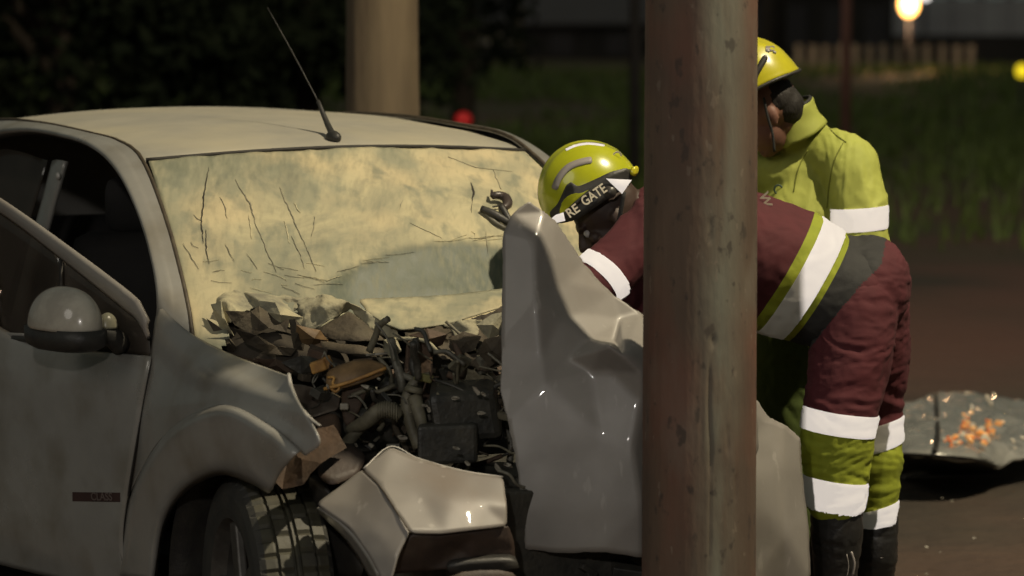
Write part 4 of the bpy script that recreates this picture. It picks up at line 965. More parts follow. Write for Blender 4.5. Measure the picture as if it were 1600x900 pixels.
# ochre and tan plastics
box('ochre_clip', P(498, 572, 7.98), (.019, .006, .006), (0, .018, 0), (-.004, 0, .014), orange_m, car, .004)
box('ochre_clip', P(512, 566, 7.99), (.010, .004, .004), (0, .012, 0), (-.006, 0, .014), orange_m, car, .003)
sheet('tan_cover', [(512, 578, 7.96), (555, 563, 7.98), (578, 562, 7.98), (606, 572, 7.98), (600, 586, 7.95), (560, 600, 7.93), (516, 612, 7.93), (508, 598, 7.94), (556, 580, 7.93)], list(range(8)), tan_m, car, 2, .006, .006, 14)
tube('ochre_strip', [P(506, 608, 7.92), P(530, 602, 7.918), P(560, 592, 7.92), P(603, 575, 7.93)], .0045, orange_m, car, 8, 14)
tube('ochre_wire', [P(512, 590, 7.93), P(522, 590, 7.925), P(520, 600, 7.92), P(530, 606, 7.92), P(524, 612, 7.92), P(516, 606, 7.92)], .0035, orange_m, car, 8, 18)
sheet('tan_bracket', [(534, 600, 7.98), (572, 594, 7.98), (574, 612, 7.97), (552, 662, 7.96), (540, 668, 7.96), (534, 640, 7.97)], list(range(6)), rust_m, car, 2, .008, .004, 14)
box('tan_lug', P(538, 635, 7.94), (.011, 0, 0), (0, .01, 0), (0, 0, .008), pale_m, car, .003)
sheet('headlamp_bowl', [(452, 600, 7.98), (480, 603, 8.0), (512, 612, 8.02), (532, 622, 7.98), (528, 640, 7.95), (500, 648, 7.93), (480, 655, 7.94), (466, 636, 7.95), (490, 625, 8.03)], list(range(8)), M('dull_lamp_bowl', (.15, .125, .10), .35, .2, (.09, .07, .055), 20, .3), car, 3, .004, .008, 18)
sheet('lamp_shell', [(480, 658, 7.93), (528, 642, 7.95), (534, 680, 7.93), (516, 706, 7.90), (502, 690, 7.90), (500, 668, 7.91)], list(range(6)), rust_m, car, 2, .004, .008, 14)
sheet('arch_lining', [(414, 742, 7.62), (452, 706, 7.66), (492, 672, 7.72), (520, 664, 7.78), (540, 700, 7.80), (500, 724, 7.70), (470, 758, 7.62), (440, 764, 7.60), (470, 718, 7.60)], list(range(8)), rust_m, car, 2, .003, .003, 12, relax=0, bs=0, jag=.002, ridge=.006, smooth=False)
sheet('arch_lining', [(500, 700, 7.84), (540, 690, 7.86), (575, 712, 7.84), (560, 742, 7.78), (520, 760, 7.74), (496, 745, 7.76)], list(range(6)), insert_mat, car, 2, .005, .008, 12)
sheet('arch_lining', [(478, 745, 7.80), (500, 740, 7.82), (530, 790, 7.8), (560, 850, 7.8), (570, 905, 7.8), (520, 905, 7.9), (500, 820, 7.9)], list(range(7)), black_plastic, car, 2, .005, .008, 12)
# loose hoses, wires, shards, brackets: everything the crash left in the bay
em = [engine_black, engine_grey, hose_m, rust_m, dirt_metal]
for i in range(110):
    px = random.uniform(500, 800); py = random.uniform(545, 720); y_ = random.uniform(7.93, 8.15)
    if px < 560 and py > 640: continue
    pts = [P(px, py, y_)]
    d = Vector((random.uniform(-1, 1), random.uniform(-.4, .4), random.uniform(-1, 1))).normalized()
    for k in range(3):
        d = (d + Vector((random.uniform(-1, 1), random.uniform(-.4, .4), random.uniform(-1, 1))) * .7).normalized(); pts.append(pts[-1] + d * random.uniform(.018, .05))
    r_ = random.choice([.002, .0025, .003, .004, .006, .009])
    tube('hose' if r_ > .005 else 'wire', pts, r_, random.choice(em), car, 8, 12)
for i in range(80):
    px = random.uniform(470, 800); py = random.uniform(550, 720); y_ = random.uniform(7.95, 8.22)
    if px < 540 and py > 640: continue
    c = P(px, py, y_); q = Matrix.Rotation(random.uniform(0, 6.28), 3, Vector((random.random(), random.random(), random.random())).normalized())
    s = random.uniform(.008, .026)
    box('bracket', c, q @ Vector((s, 0, 0)), q @ Vector((0, s * random.uniform(.2, .9), 0)), q @ Vector((0, 0, s * random.uniform(.08, .6))), random.choice(em), car, s * .06)
for (px, py, s) in ((745, 611, 9), (756, 616, 5), (751, 645, 7), (711, 622, 5), (663, 634, 6), (670, 640, 5), (630, 683, 8), (580, 696, 6), (556, 695, 5), (520, 678, 6), (512, 604, 5), (572, 604, 6), (793, 726, 7), (779, 733, 8), (730, 724, 5), (712, 700, 5), (592, 592, 4)):
    y_ = 7.90 if py < 700 else 7.80
    a = random.uniform(0, 3); bm = bmesh.new(); vs = []
    for k in range(6):
        t = 2 * math.pi * k / 6; rr = s * random.uniform(.5, 1.1); ex = rr * math.cos(t) * 1.3; ey = rr * math.sin(t) * .5
        vs.append(bm.verts.new(P(px + ex * math.cos(a * .4) - ey * math.sin(a * .4), py + ex * math.sin(a * .4) + ey * math.cos(a * .4), y_ + random.uniform(-.01, .01))))
    bm.faces.new(vs); solid(frombm('plastic_shard', bm, pale_m, car, smooth=False), .004)
tube('broken_strut', [P(778, 735, 7.76), P(796, 742, 7.76), P(806, 756, 7.77), P(820, 762, 7.78)], .004, engine_grey, car, 8, 14)
tube('bonnet_stay', [P(572, 555, 8.06), P(606, 552, 8.06)], .003, pale_m, car, 8)
# lower front clutter
for i in range(16):
    px = random.uniform(812, 1000); py = random.uniform(868, 930); c = P(px, py, random.uniform(7.85, 8.1)); q = Matrix.Rotation(random.uniform(0, 6.28), 3, Vector((random.random(), random.random(), random.random())).normalized()); s = random.uniform(.02, .06)
    box('bracket', c, q @ Vector((s, 0, 0)), q @ Vector((0, s * .6, 0)), q @ Vector((0, 0, s * .3)), random.choice([engine_black, insert_mat, engine_black]), car, .003)
box('cross_member', P(900, 905, 8.0), (.20, .05, 0), (0, .05, 0), (0, 0, .05), engine_black, car, .02)
# --- wreckage on the ground to the right
def wreck():
    def G(px, py, z=0.0):
        r = ray(px, py); return CAM + r * ((z - HC) / r.z)
    r = empty('torn_panel', G(1510, 690), 'crinkled silvery torn panel with orange flakes added for glints lying on the ground at the far right', 'car panel')
    pm = M('crinkled_silver_panel', (.42, .41, .37), .26, .3, (.27, .265, .24), 3, .5, 14, dist=.03, coat=.6)
    rows = [[G(1398, 640, .08), G(1450, 616, .10), G(1520, 610, .10), G(1570, 622, .09), G(1640, 636, .08)],
            [G(1398, 670, .16), G(1460, 668, .18), G(1520, 672, .17), G(1580, 672, .16), G(1660, 668, .14)],
            [G(1396, 704, .17), G(1450, 706, .18), G(1520, 712, .16), G(1565, 722, .10), G(1640, 700, .12)]]
    loft('shell', rows, pm, r, nu=60, nv=30, thick=.012, fn=lambda p, a, b: p + Z * (noise.fractal(p * 5, 1, 2, 3) * .02 - abs(noise.noise(p * 9)) * .03))
    loft('underside', [[G(1398, 708, .17), G(1450, 710, .18), G(1520, 716, .16), G(1560, 728, .10)], [G(1398, 742, .0), G(1450, 742, .0), G(1510, 742, .0), G(1550, 740, .0)]], black_plastic, r, nu=20, nv=6)
    tube('panel_gap', [G(1462, 619, .11), G(1464, 650, .16), G(1465, 680, .19), G(1461, 705, .19)], .010, seal, r, 8, 16)
    bm = bmesh.new(); vs = [bm.verts.new(p) for p in (G(1408, 741, .02), G(1440, 732, .05), G(1452, 738, .03), G(1412, 748, .01))]; bm.faces.new(vs); solid(frombm('bent_lip', bm, bare, r, smooth=False), .008)
    og = M('orange_glint', (.95, .36, .08), .12, 0, (.98, .62, .3), 40, .5, 60, dist=.01, coat=.8)  # coloured flakes added in place of lamp reflections on the crinkled panel
    og2 = M('red_orange_glint', (.85, .16, .03), .1, 0, (.95, .3, .08), 30, .3, coat=.8)
    wt = M('pale_glint', (.7, .62, .5), .15, 0, bump=.3)
    spots = [(1481, 688, 7, .3), (1494, 684, 9, .3), (1505, 680, 8, .4), (1516, 684, 9, .9), (1512, 650, 8, -1.2), (1510, 664, 9, .2), (1521, 668, 9, .4), (1530, 676, 12, 1.0), (1540, 688, 8, .9), (1545, 666, 9, 1.0), (1552, 674, 7, .9), (1558, 662, 9, .5), (1564, 660, 7, .8), (1500, 690, 6, .2), (1488, 692, 5, .1)]
    for (px, py, s, a) in spots:
        for k in range(6):
            c = G(px + random.gauss(0, s * .35), py + random.gauss(0, s * .35), .185 + random.uniform(-.01, .02)); sc_ = s / 560 * random.uniform(.35, 1)
            bm = bmesh.new(); q = Matrix.Rotation(random.uniform(-.8, .8), 3, 'Y') @ Matrix.Rotation(random.uniform(-.7, .3), 3, 'X')
            vs = [bm.verts.new(c + q @ Vector((sc_ * 1.3 * math.cos(t + a) * random.uniform(.6, 1), random.uniform(-.2, .2) * sc_, sc_ * .9 * math.sin(t + a) * random.uniform(.6, 1)))) for t in [2 * math.pi * j / 7 for j in range(7)]]
            top = bm.verts.new(c + q @ Vector((0, -sc_ * .5, 0)))
            for j in range(7): bm.faces.new((vs[j], vs[(j + 1) % 7], top))
            solid(frombm('glint_flake', bm, random.choice([og, og, og2, wt]), r, smooth=False), .002)
    for (px, py, s, a) in [(1511, 614, 6, 0), (1543, 622, 8, 1.2), (1548, 630, 7, 1.2), (1553, 616, 5, .6), (1583, 689, 6, 1), (1598, 684, 6, .3), (1519, 635, 5, 1), (1417, 680, 5, 0), (1424, 674, 5, .6), (1410, 690, 4, 0), (1586, 700, 4, 1)]:
        c = G(px, py, .165); sc_ = s / 480
        frombm('glint_flake', ell_bm(bmesh.new(), c, Vector((math.cos(a), 0, -math.sin(a))) * sc_, Vector((0, sc_ * .6, 0)), Vector((math.sin(a), 0, math.cos(a))) * sc_ * .5, 10, 6, lambda q: q * (1 + .3 * noise.noise(q * 2 + c * 9))), wt, r)
wreck()

def litter():
    V = []; Fc = []
    for i in range(260):
        x = random.uniform(-2.2, 3.2); y = random.uniform(6.4, 13.5); s = random.uniform(.003, .009); b = len(V); a = random.uniform(0, 6)
        V += [(x + s * math.cos(a), y + s * math.sin(a), .006), (x + s * math.cos(a + 2.2), y + s * math.sin(a + 2.2), .006), (x + s * math.cos(a + 4), y + s * math.sin(a + 4), .006), (x, y, .006 + s * .8)]
        Fc += [(b, b + 1, b + 3), (b + 1, b + 2, b + 3), (b + 2, b, b + 3)]
    me = bpy.data.meshes.new('broken_glass'); me.from_pydata(V, [], Fc); me.update()
    o = link('broken_glass', me, pale_m, None, smooth=False, kind='stuff'); o['label'] = 'crumbs of broken glass scattered on the soil around the car'; o['category'] = 'broken glass'
litter()

# ------------------------------------------------------------ people
def chain(bm, pts, seg=20):
    """pts: (Vector, radius[, flatten vector, factor]); rounded ends"""
    p = [q[0] for q in pts]; r = [q[1] for q in pts]
    tube_bm(bm, p, r, seg, n=max(8, len(pts) * 6))
    ell_bm(bm, p[0], Vector((r[0], 0, 0)), Vector((0, r[0], 0)), Vector((0, 0, r[0])), 16, 10); ell_bm(bm, p[-1], Vector((r[-1], 0, 0)), Vector((0, r[-1], 0)), Vector((0, 0, r[-1])), 16, 10)
def ball(bm, c, a, b=None, d=None):
    if b is None: ell_bm(bm, c, Vector((a, 0, 0)), Vector((0, a, 0)), Vector((0, 0, a)), 20, 12)
    else: ell_bm(bm, c, a, b, d, 20, 12)
def head_bm(bm, c, fw, up, s=1.0):
    """skull, jaw, nose, brow, lips, ears around the head centre c"""
    sd = fw.cross(up).normalized(); q = lambda f, u, l=0: c + fw * f * s + up * u * s + sd * l * s
    ball(bm, q(-.008, .03), fw * .098 * s, sd * .076 * s, up * .095 * s)
    ball(bm, q(.030, -.035), fw * .062 * s, sd * .060 * s, up * .080 * s)
    ball(bm, q(.055, -.092), fw * .030 * s, sd * .032 * s, up * .024 * s)      # chin
    ball(bm, q(.082, .020), fw * .014 * s, sd * .052 * s, up * .014 * s)      # brow
    chain(bm, [(q(.085, .012), .008 * s), (q(.102, -.018), .010 * s), (q(.108, -.033), .013 * s)], 10)   # nose
    ball(bm, q(.094, -.036, .012), .009 * s); ball(bm, q(.094, -.036, -.012), .009 * s)
    ball(bm, q(.088, -.058), fw * .011 * s, sd * .024 * s, up * .006 * s); ball(bm, q(.086, -.070), fw * .011 * s, sd * .021 * s, up * .007 * s)   # lips
    for k in (1, -1):
        ball(bm, q(.065, -.022, .040 * k), fw * .020 * s, sd * .022 * s, up * .020 * s)   # cheek
        ball(bm, q(-.012, -.008, .076 * k), fw * .018 * s, sd * .008 * s, up * .026 * s)     # ear
        ball(bm, q(-.008, -.030, .074 * k), fw * .010 * s, sd * .007 * s, up * .012 * s)
    return q
def eyes(q, par, s=1.0):
    for k in (1, -1):
        bm = ell_bm(bmesh.new(), q(.077, -.002, .031 * k), Vector((.0115 * s, 0, 0)), Vector((0, .0115 * s, 0)), Vector((0, 0, .0115 * s)), 14, 8); frombm('eye', bm, eye_m, par)
        bm = ell_bm(bmesh.new(), q(.087, -.003, .031 * k), Vector((.005 * s, 0, 0)), Vector((0, .005 * s, 0)), Vector((0, 0, .005 * s)), 10, 6); frombm('iris', bm, hair_m, par)
def hand(bm, wr, dr, pal, s=1.0):
    """wr wrist, dr along the hand, pal palm normal; curled fingers of different lengths and a side thumb"""
    dr = dr.normalized(); pal = (pal - dr * pal.dot(dr)).normalized(); sd = dr.cross(pal)
    ball(bm, wr + dr * .045 * s, dr * .052 * s, sd * .042 * s, pal * .017 * s)
    for k, (o_, ln) in enumerate(((-.030, .070), (-.010, .080), (.010, .076), (.030, .060))):
        b = wr + dr * .085 * s + sd * o_ * s; d1 = (dr + pal * .25).normalized(); d2 = (dr * .7 + pal * .8).normalized(); d3 = (dr * .15 + pal).normalized()
        p1 = b + d1 * ln * .42 * s; p2 = p1 + d2 * ln * .33 * s; p3 = p2 + d3 * ln * .25 * s
        chain(bm, [(b, .0095 * s), (p1, .009 * s), (p2, .0085 * s), (p3, .0075 * s)], 10)
    b = wr + dr * .03 * s - sd * .036 * s; p1 = b + (dr * .7 - sd * .7 + pal * .3).normalized() * .034 * s; p2 = p1 + (dr + pal * .6).normalized() * .03 * s
    chain(bm, [(b, .013 * s), (p1, .0105 * s), (p2, .009 * s)], 10)
def boot(bm, ankle, fw):
    g = Vector((ankle.x, ankle.y, 0))
    chain(bm, [(ankle + Z * .02, .052), (g + Z * .07, .048), (g + fw * .06 + Z * .05, .045), (g + fw * .15 + Z * .038, .038), (g + fw * .18 + Z * .034, .033)])
    ball(bm, g - fw * .02 + Z * .045, .043)
def sole(name, ankle, fw, par):
    g = Vector((ankle.x, ankle.y, 0)); sd = fw.cross(Z); bm = bmesh.new(); n = 28; rows = []
    for z, e in ((0.0, 1.0), (.022, 1.0), (.026, .95)):
        rows.append([bm.verts.new(g + fw * (.065 + .145 * math.cos(a)) * 1.0 + sd * (.047 + .004 * math.cos(a)) * math.sin(a) * e + Z * z) for a in [2 * math.pi * k / n for k in range(n)]])
    for a, b in zip(rows, rows[1:]):
        for k in range(n): bm.faces.new((a[k], a[(k + 1) % n], b[(k + 1) % n], b[k]))
    bm.faces.new(rows[0][::-1]); bm.faces.new(rows[-1]); frombm(name, bm, black_plastic, par)
def helmet(par, rc, fw, up, mat, ln=.142, wd=.118, ht=.155, name='helmet'):
    sd = fw.cross(up).normalized()
    def shp(q):
        # side rim rises over the ear, dome slightly boxy
        z = q.z
        return Vector((q.x * (1 - .06 * max(0, z)), q.y, z))
    bm = bmesh.new(); seg = 64; rings = 26; g = []
    for i in range(rings + 1):
        row = []
        for j in range(seg):
            th = 2 * math.pi * j / seg; cx, cy = math.cos(th), math.sin(th)
            rim = .16 * (1 - cx * cx) ** 1.0 - .02 - .05 * max(0, cx)       # rim height around the head
            ph = math.asin(max(-.9, min(.95, rim))); ph = ph + (math.pi / 2 - ph) * i / rings
            q = Vector((math.cos(ph) * cx, math.cos(ph) * cy, math.sin(ph)))
            k_ = 1.0
            for yy in (-.38, 0.0, .38):    # three raised ribs fore and aft
                if q.z > .25: k_ += .022 * math.exp(-((q.y - yy) / .10) ** 2) * min(1, (q.z - .25) * 5)
            if i == 0: k_ *= 1.015
            row.append(bm.verts.new(rc + fw * q.x * ln * k_ + sd * q.y * wd * k_ + up * q.z * ht * k_))
        g.append(row)
    for i in range(rings):
        for j in range(seg): bm.faces.new((g[i][j], g[i][(j + 1) % seg], g[i + 1][(j + 1) % seg], g[i + 1][j]))
    bmesh.ops.remove_doubles(bm, verts=g[-1], dist=1e-5); bmesh.ops.recalc_face_normals(bm, faces=bm.faces[:])
    bv = BVHTree.FromBMesh(bm)
    h = solid(frombm(name, bm, mat, par), .005, -1)
    bm = bmesh.new(); tube_bm(bm, [rc + fw * math.cos(t) * ln * 1.005 + sd * math.sin(t) * wd * 1.005 + up * ht * (.16 * math.sin(t) ** 2 - .03 - .05 * max(0, math.cos(t))) for t in [2 * math.pi * k / 48 for k in range(49)]], .0055, 8, cap=False)
    frombm('rim_seal', bm, black_plastic, h)
    return h, sd, bv
# ============ rescuer bending into the engine bay
Y1 = 8.75
p1 = empty('person', (P(1330, 900, Y1).x, Y1, 0), 'rescuer in maroon and lime uniform bending over the engine behind the front pole', 'person', 'rescuers at the car')
fw = Vector((-.838, -.10, -.545)).normalized(); up = Vector((-.545, 0, .838)); up = (up - fw * up.dot(fw)).normalized()
hc = P(952, 340, 8.74)
hipN, hipF = P(1335, 470, 8.70), P(1368, 470, 8.92)
knN, knF = P(1307, 668, 8.68), P(1368, 690, 8.96)
anN, anF = P(1314, 1, 8.70), P(1376, 1, 9.0); anN.z = .09; anF.z = .09
lfw = Vector((-.97, -.22, 0)).normalized()
neck = P(1012, 322, 8.76); chest = P(1085, 350, 8.76); belly = P(1200, 405, 8.76); pel = P(1338, 430, 8.80)
shN, shF = P(1026, 348, 8.62), P(1040, 345, 8.95)
elN, elF = P(882, 492, 8.47), P(975, 500, 8.80)
wrN, wrF = P(880, 590, 8.34), P(930, 600, 8.60)
# body (one continuous surface under the clothes)
b = bmesh.new(); q1 = head_bm(b, hc, fw, up)
chain(b, [(hc - up * .06 - fw * .03, .052), (neck, .056), (chest, .10), (belly, .10), (pel, .085)])
for s_, e_, w_ in ((shN, elN, wrN), (shF, elF, wrF)): chain(b, [(s_, .052), (s_.lerp(e_, .5), .046), (e_, .038), (w_, .028)])
for h_, k_, a_ in ((hipN, knN, anN), (hipF, knF, anF)): chain(b, [(h_, .09), (h_.lerp(k_, .5), .078), (k_, .058), (k_.lerp(a_, .3), .056), (a_, .036)])
for w_, e_ in ((wrN, elN), (wrF, elF)): hand(b, w_, w_ - e_, Vector((-.6, 0, -.6)))
bd1 = frombm('body', remesh(b, .005, 4), skin_d, p1); eyes(q1, bd1)
# trousers
b = bmesh.new()
ball(b, P(1350, 452, 8.80), Vector((.128, 0, -.02)), Vector((0, .165, 0)), Vector((.03, 0, .150)))
ball(b, P(1316, 436, 8.80), Vector((.12, 0, 0)), Vector((0, .155, 0)), Vector((0, 0, .125)))
chain(b, [(P(1338, 480, 8.72), .118), (P(1329, 560, 8.70), .118), (P(1314, 640, 8.68), .106), (P(1307, 700, 8.68), .102), (P(1306, 775, 8.68), .086)])
chain(b, [(P(1362, 480, 8.90), .108), (P(1368, 560, 8.93), .098), (P(1367, 650, 8.96), .080), (P(1367, 720, 8.96), .082), (P(1368, 806, 8.96), .060)])
b = remesh(b, .006, 3); wrinkle(b, .006, 6, (1, 1, 2.4)); wrinkle(b, .002, 17, (.8, .8, 2.2))
a1 = Vector((.02, 0, -1)); c1 = P(1309, 668, 8.68); c2 = P(1307, 715, 8.68); c3 = P(1306, 766, 8.68)
tl = Vector((-.10, 0, -1)).normalized(); px1 = 1 / 570
cN = P(1309, 655, 8.68); rN = .118
zs = [(cN, Vector((-.07, 0, -1)), -.030, .155, .185, 1, .0), (cN, Vector((-.07, 0, -1)), -.032, .026, .125, 2, .003)]
zs = []
b.faces.ensure_lookup_table()
def legzones(bm, c, tilt, top, w1_, lime_l, w2_, side_fn):
    ax = Vector((tilt, 0, -1)).normalized(); cuts = [0, w1_, w1_ + lime_l, w1_ + lime_l + w2_]
    sel = [f for f in bm.faces if side_fn(f.calc_center_median())]
    for t in cuts:
        fs = [f for f in bm.faces if side_fn(f.calc_center_median())]; geom = set(fs)
        for f in fs: geom.update(f.edges); geom.update(f.verts)
        bmesh.ops.bisect_plane(bm, geom=list(geom), plane_co=c + ax * t, plane_no=ax, dist=1e-5)
    for f in bm.faces:
        m = f.calc_center_median()
        if not side_fn(m): continue
        t = (m - c).dot(ax)
        f.material_index = 0 if t < 0 else 2 if t < cuts[1] else 1 if t < cuts[2] else 2 if t < cuts[3] + .04 else 3
    bm.normal_update()
    for v in bm.verts:
        if v.link_faces and all(f.material_index == 2 for f in v.link_faces) and side_fn(v.co): v.co += v.normal * .003
ysplit = 8.825
legzones(b, P(1309, 640, 8.68), -.14, 0, .062, .128, .05, lambda m: m.y < ysplit and m.z < .80)
legzones(b, P(1385, 655, 8.96), -.28 * -1, 0, .075, .158, .06, lambda m: m.y >= ysplit and m.z < .80)
t1 = frombm('trousers', b, [maroon, lime, tape, lime, black_f], p1)
# boots
for nm, c_, r0, an_ in (('boot', P(1308, 770, 8.69), .080, anN), ('boot', P(1372, 800, 8.97), .062, anF)):
    b = bmesh.new(); chain(b, [(c_ + Z * .03, r0 * .93), (c_ - Z * .12, r0 * .93), (Vector((an_.x, an_.y, .2)), .058), (an_, .052)]); boot(b, an_, lfw)
    b = remesh(b, .007, 2); wrinkle(b, .003, 14, (1, 1, 2.2)); bo_ = frombm(nm, b, boot_m, p1); sole('sole', an_, lfw, bo_)
    if r0 > .07:
        tube('boot_piping', [P(1330, 862, 8.61), P(1335, 880, 8.608), P(1332, 900, 8.61)], .0035, grey_rib, bo_, 6, 10); tube('boot_piping', [P(1323, 866, 8.60), P(1326, 884, 8.60), P(1323, 902, 8.60)], .0015, grey_rib, bo_, 6, 10)
    else:
        for z_ in (848, 860, 872): tube('boot_lace', [P(1376, z_, 8.912), P(1392, z_ - 3, 8.93)], .002, grey_rib, bo_, 6)
# jacket
b = bmesh.new(); ta = (P(1164, 390, 8.76) - P(1250, 440, 8.76)).normalized()
def tors(c, ru, rs): return c, ru, rs
secs = [(P(1325, 462, 8.76), .145), (P(1294, 455, 8.765), .168), (P(1252, 436, 8.77), .185), (P(1200, 415, 8.76), .188), (P(1140, 385, 8.76), .175), (P(1085, 352, 8.76), .150), (P(1045, 335, 8.76), .10), (P(1018, 326, 8.76), .066)]
chain(b, secs, 28)
for s_, e_, w_ in ((shN, elN, wrN), (shF, elF, wrF)): chain(b, [(chest.lerp(s_, .5), .09), (s_, .078), (s_.lerp(e_, .55), .080), (e_, .062), (e_.lerp(w_, .9), .048)])
b = remesh(b, .0065, 3); wrinkle(b, .007, 5, (1.6, 1, 1)); wrinkle(b, .002, 18)
cT = P(1252, 438, 8.77); axT = Vector((-.86, 0, .50)).normalized()
def torsoband(bm, c, ax, bands, inside):
    cuts = sorted({t for bb in bands for t in bb[:2]})
    for t in cuts:
        fs = [f for f in bm.faces if inside(f.calc_center_median())]; geom = set(fs)
        for f in fs: geom.update(f.edges); geom.update(f.verts)
        bmesh.ops.bisect_plane(bm, geom=list(geom), plane_co=c + ax * t, plane_no=ax, dist=1e-5)
    for f in bm.faces:
        m = f.calc_center_median()
        if not inside(m): continue
        t = (m - c).dot(ax)
        for t0, t1_, mi in bands:
            if t0 <= t < t1_: f.material_index = mi
    bm.normal_update()
    for v in bm.verts:
        if v.link_faces and all(f.material_index == 2 for f in v.link_faces) and inside(v.co): v.co += v.normal * .003
torsoband(b, cT, axT, [(-.054, -.036, 1), (-.036, .038, 2), (.038, .068, 1)], lambda m: m.x > P(1150, 400, 8.76).x)
# sleeve band on the near arm
ca = P(940, 425, 8.52) ; ax_ = (elN - shN).normalized()
cb = shN.lerp(elN, .60)
torsoband(b, cb, ax_, [(-.024, .024, 2)], lambda m: (m - cb).length < .14 and m.x < P(1003, 400, 8.6).x)
j1 = frombm('jacket', b, [maroon, lime, tape, black_f], p1)
# dark waist pocket and hem panel, sewn into jacket and trousers
def inpoly(x, y, pl):
    r_ = False
    for (x0, y0), (x1, y1) in zip(pl, pl[1:] + pl[:1]):
        if (y0 > y) != (y1 > y) and x < (x1 - x0) * (y - y0) / (y1 - y0) + x0: r_ = not r_
    return r_
PANEL = [(1296, 336), (1345, 340), (1386, 364), (1378, 412), (1340, 452), (1300, 500), (1262, 548), (1210, 548), (1232, 490), (1262, 425), (1284, 370)]
for o_, k_ in ((j1, 3), (t1, 4)):
    for f in o_.data.polygons:
        d = f.center - CAM; w_ = d.dot(Vector((0, ct, -st))); x = 800 + FPX * d.x / w_; y = 450 - FPX * d.dot(Vector((0, st, ct))) / w_
        if f.center.y < 8.86 and f.material_index == 0 and inpoly(x, y, PANEL): f.material_index = k_
# back lettering
jb = BVHTree.FromPolygons([v.co for v in j1.data.vertices], [p.vertices[:] for p in j1.data.polygons])
hh = jb.ray_cast(CAM, ray(1195, 314).normalized())
if hh[0]: text('back_lettering', 'W', hh[0] - ray(1195, 314).normalized() * .006 + hh[1] * .004, Vector((.35, -.1, -1)), Vector((1, -.3, .35)), .038, letter_m, j1, .0006)
# helmet
hm, sd, hb = helmet(p1, P(924, 306, 8.735), fw, up, helmet_m)
camside = -1 if sd.y > 0 else 1
rc = P(924, 306, 8.735)
def hs(px, py, off=.002, bv=hb):
    r = ray(px, py).normalized(); h = bv.ray_cast(CAM, r); return (h[0] - r * off + h[1] * 0) if h[0] is not None else None
def hstrip(name, pts, wd, mat, par, bv, n=20, off=.002):
    path = []
    for i in range(n):
        t = i / (n - 1) * (len(pts) - 1); k = min(int(t), len(pts) - 2); e = t - k
        p0 = pts[max(0, k - 1)]; p3 = pts[min(len(pts) - 1, k + 2)]
        path.append([cr(p0[c], pts[k][c], pts[k + 1][c], p3[c], e) for c in (0, 1)])
    bm = bmesh.new(); prev = None
    for i in range(n):
        a = path[max(0, i - 1)]; b_ = path[min(n - 1, i + 1)]; dx, dy = b_[0] - a[0], b_[1] - a[1]; l_ = math.hypot(dx, dy) or 1
        e = wd * (1 if 0 < i < n - 1 else .6); nx, ny = -dy / l_ * e, dx / l_ * e
        A, Bq = hs(path[i][0] + nx, path[i][1] + ny, off, bv), hs(path[i][0] - nx, path[i][1] - ny, off, bv)
        if A is None or Bq is None: prev = None; continue
        cu = (bm.verts.new(A), bm.verts.new(Bq))
        if prev: bm.faces.new((prev[0], cu[0], cu[1], prev[1]))
        prev = cu
    return solid(frombm(name, bm, mat, par), .002)
hstrip('grey_stripe', [(866, 296), (874, 277), (890, 260), (912, 252), (925, 250)], 5.0, grey_rib, hm, hb)
hstrip('white_stripe', [(884, 234), (900, 227), (920, 224), (945, 227)], 1.6, tape, hm, hb)
# side band under the shell: black carrier with the lettering
dY = 8.735 - .122
def Pp(px, py): return P(px, py, dY)
sheet('side_band', [(858, 332, 8.66), (872, 318, dY + .03), (884, 290, dY + .012), (892, 284, dY + .01), (903, 292, dY + .008), (930, 280, dY + .008), (955, 268, dY + .012), (980, 262, dY + .03), (988, 272, dY + .04), (984, 290, dY + .03), (960, 304, dY + .004), (930, 324, dY), (900, 344, dY + .012), (878, 349, dY + .04), (864, 345, 8.67)], list(range(15)), black_plastic, hm, 2, .004, 0, bs=1, relax=20)
xd = (Pp(943, 300) - Pp(889, 337)).normalized(); xn = Vector((-.545, 0, .838))
text('helmet_lettering', 'RE', P(895, 330, dY - .0065) , xd, xn, .035, letter_m, hm, .0008, .95)
text('helmet_lettering', 'GATE', P(928, 305, dY - .010), xd, xn, .037, letter_m, hm, .0008, .82)
c_l = hs(963, 243, .003)
if c_l: text('helmet_lettering', 'C', c_l, Vector((.6, .25, -.75)), Vector((.75, -.1, .6)), .036, letter_m, hm, .0008, .9)
c_l2 = hs(972, 238, .003)
if c_l2: text('helmet_lettering', 'B', c_l2, Vector((.6, .25, -.75)), Vector((.75, -.1, .6)), .03, grey_rib, hm, .0006, .9)
sheet('reflective_tag', [(947, 279, dY + .0), (987, 281, dY + .012), (972, 303, dY + .004)], [0, 1, 2], tape, hm, 1, .003, 0, bs=0)
sheet('reflective_tag', [(860, 343, 8.655), (868, 336, dY + .025), (880, 332, dY + .012), (883, 345, dY + .012), (866, 349, 8.65)], list(range(5)), tape, hm, 1, .003, 0, bs=0)
sheet('rear_clip', [(985, 263, 8.64), (994, 257, 8.66), (999, 265, 8.66), (992, 278, 8.65), (985, 274, 8.64)], list(range(5)), helmet_y, hm, 1, .008, 0)
tube('chin_strap', [P(975, 300, dY + .01), P(968, 340, dY + .02), P(958, 385, 8.66), P(940, 412, 8.72)], .006, black_f, hm, 8, 16)
tube('ear_knob', [P(953, 300, dY + .012), P(953, 300, dY + .001)], .018, M('knob', (.05, .045, .04), .4, 0, bump=.1), hm, 18)
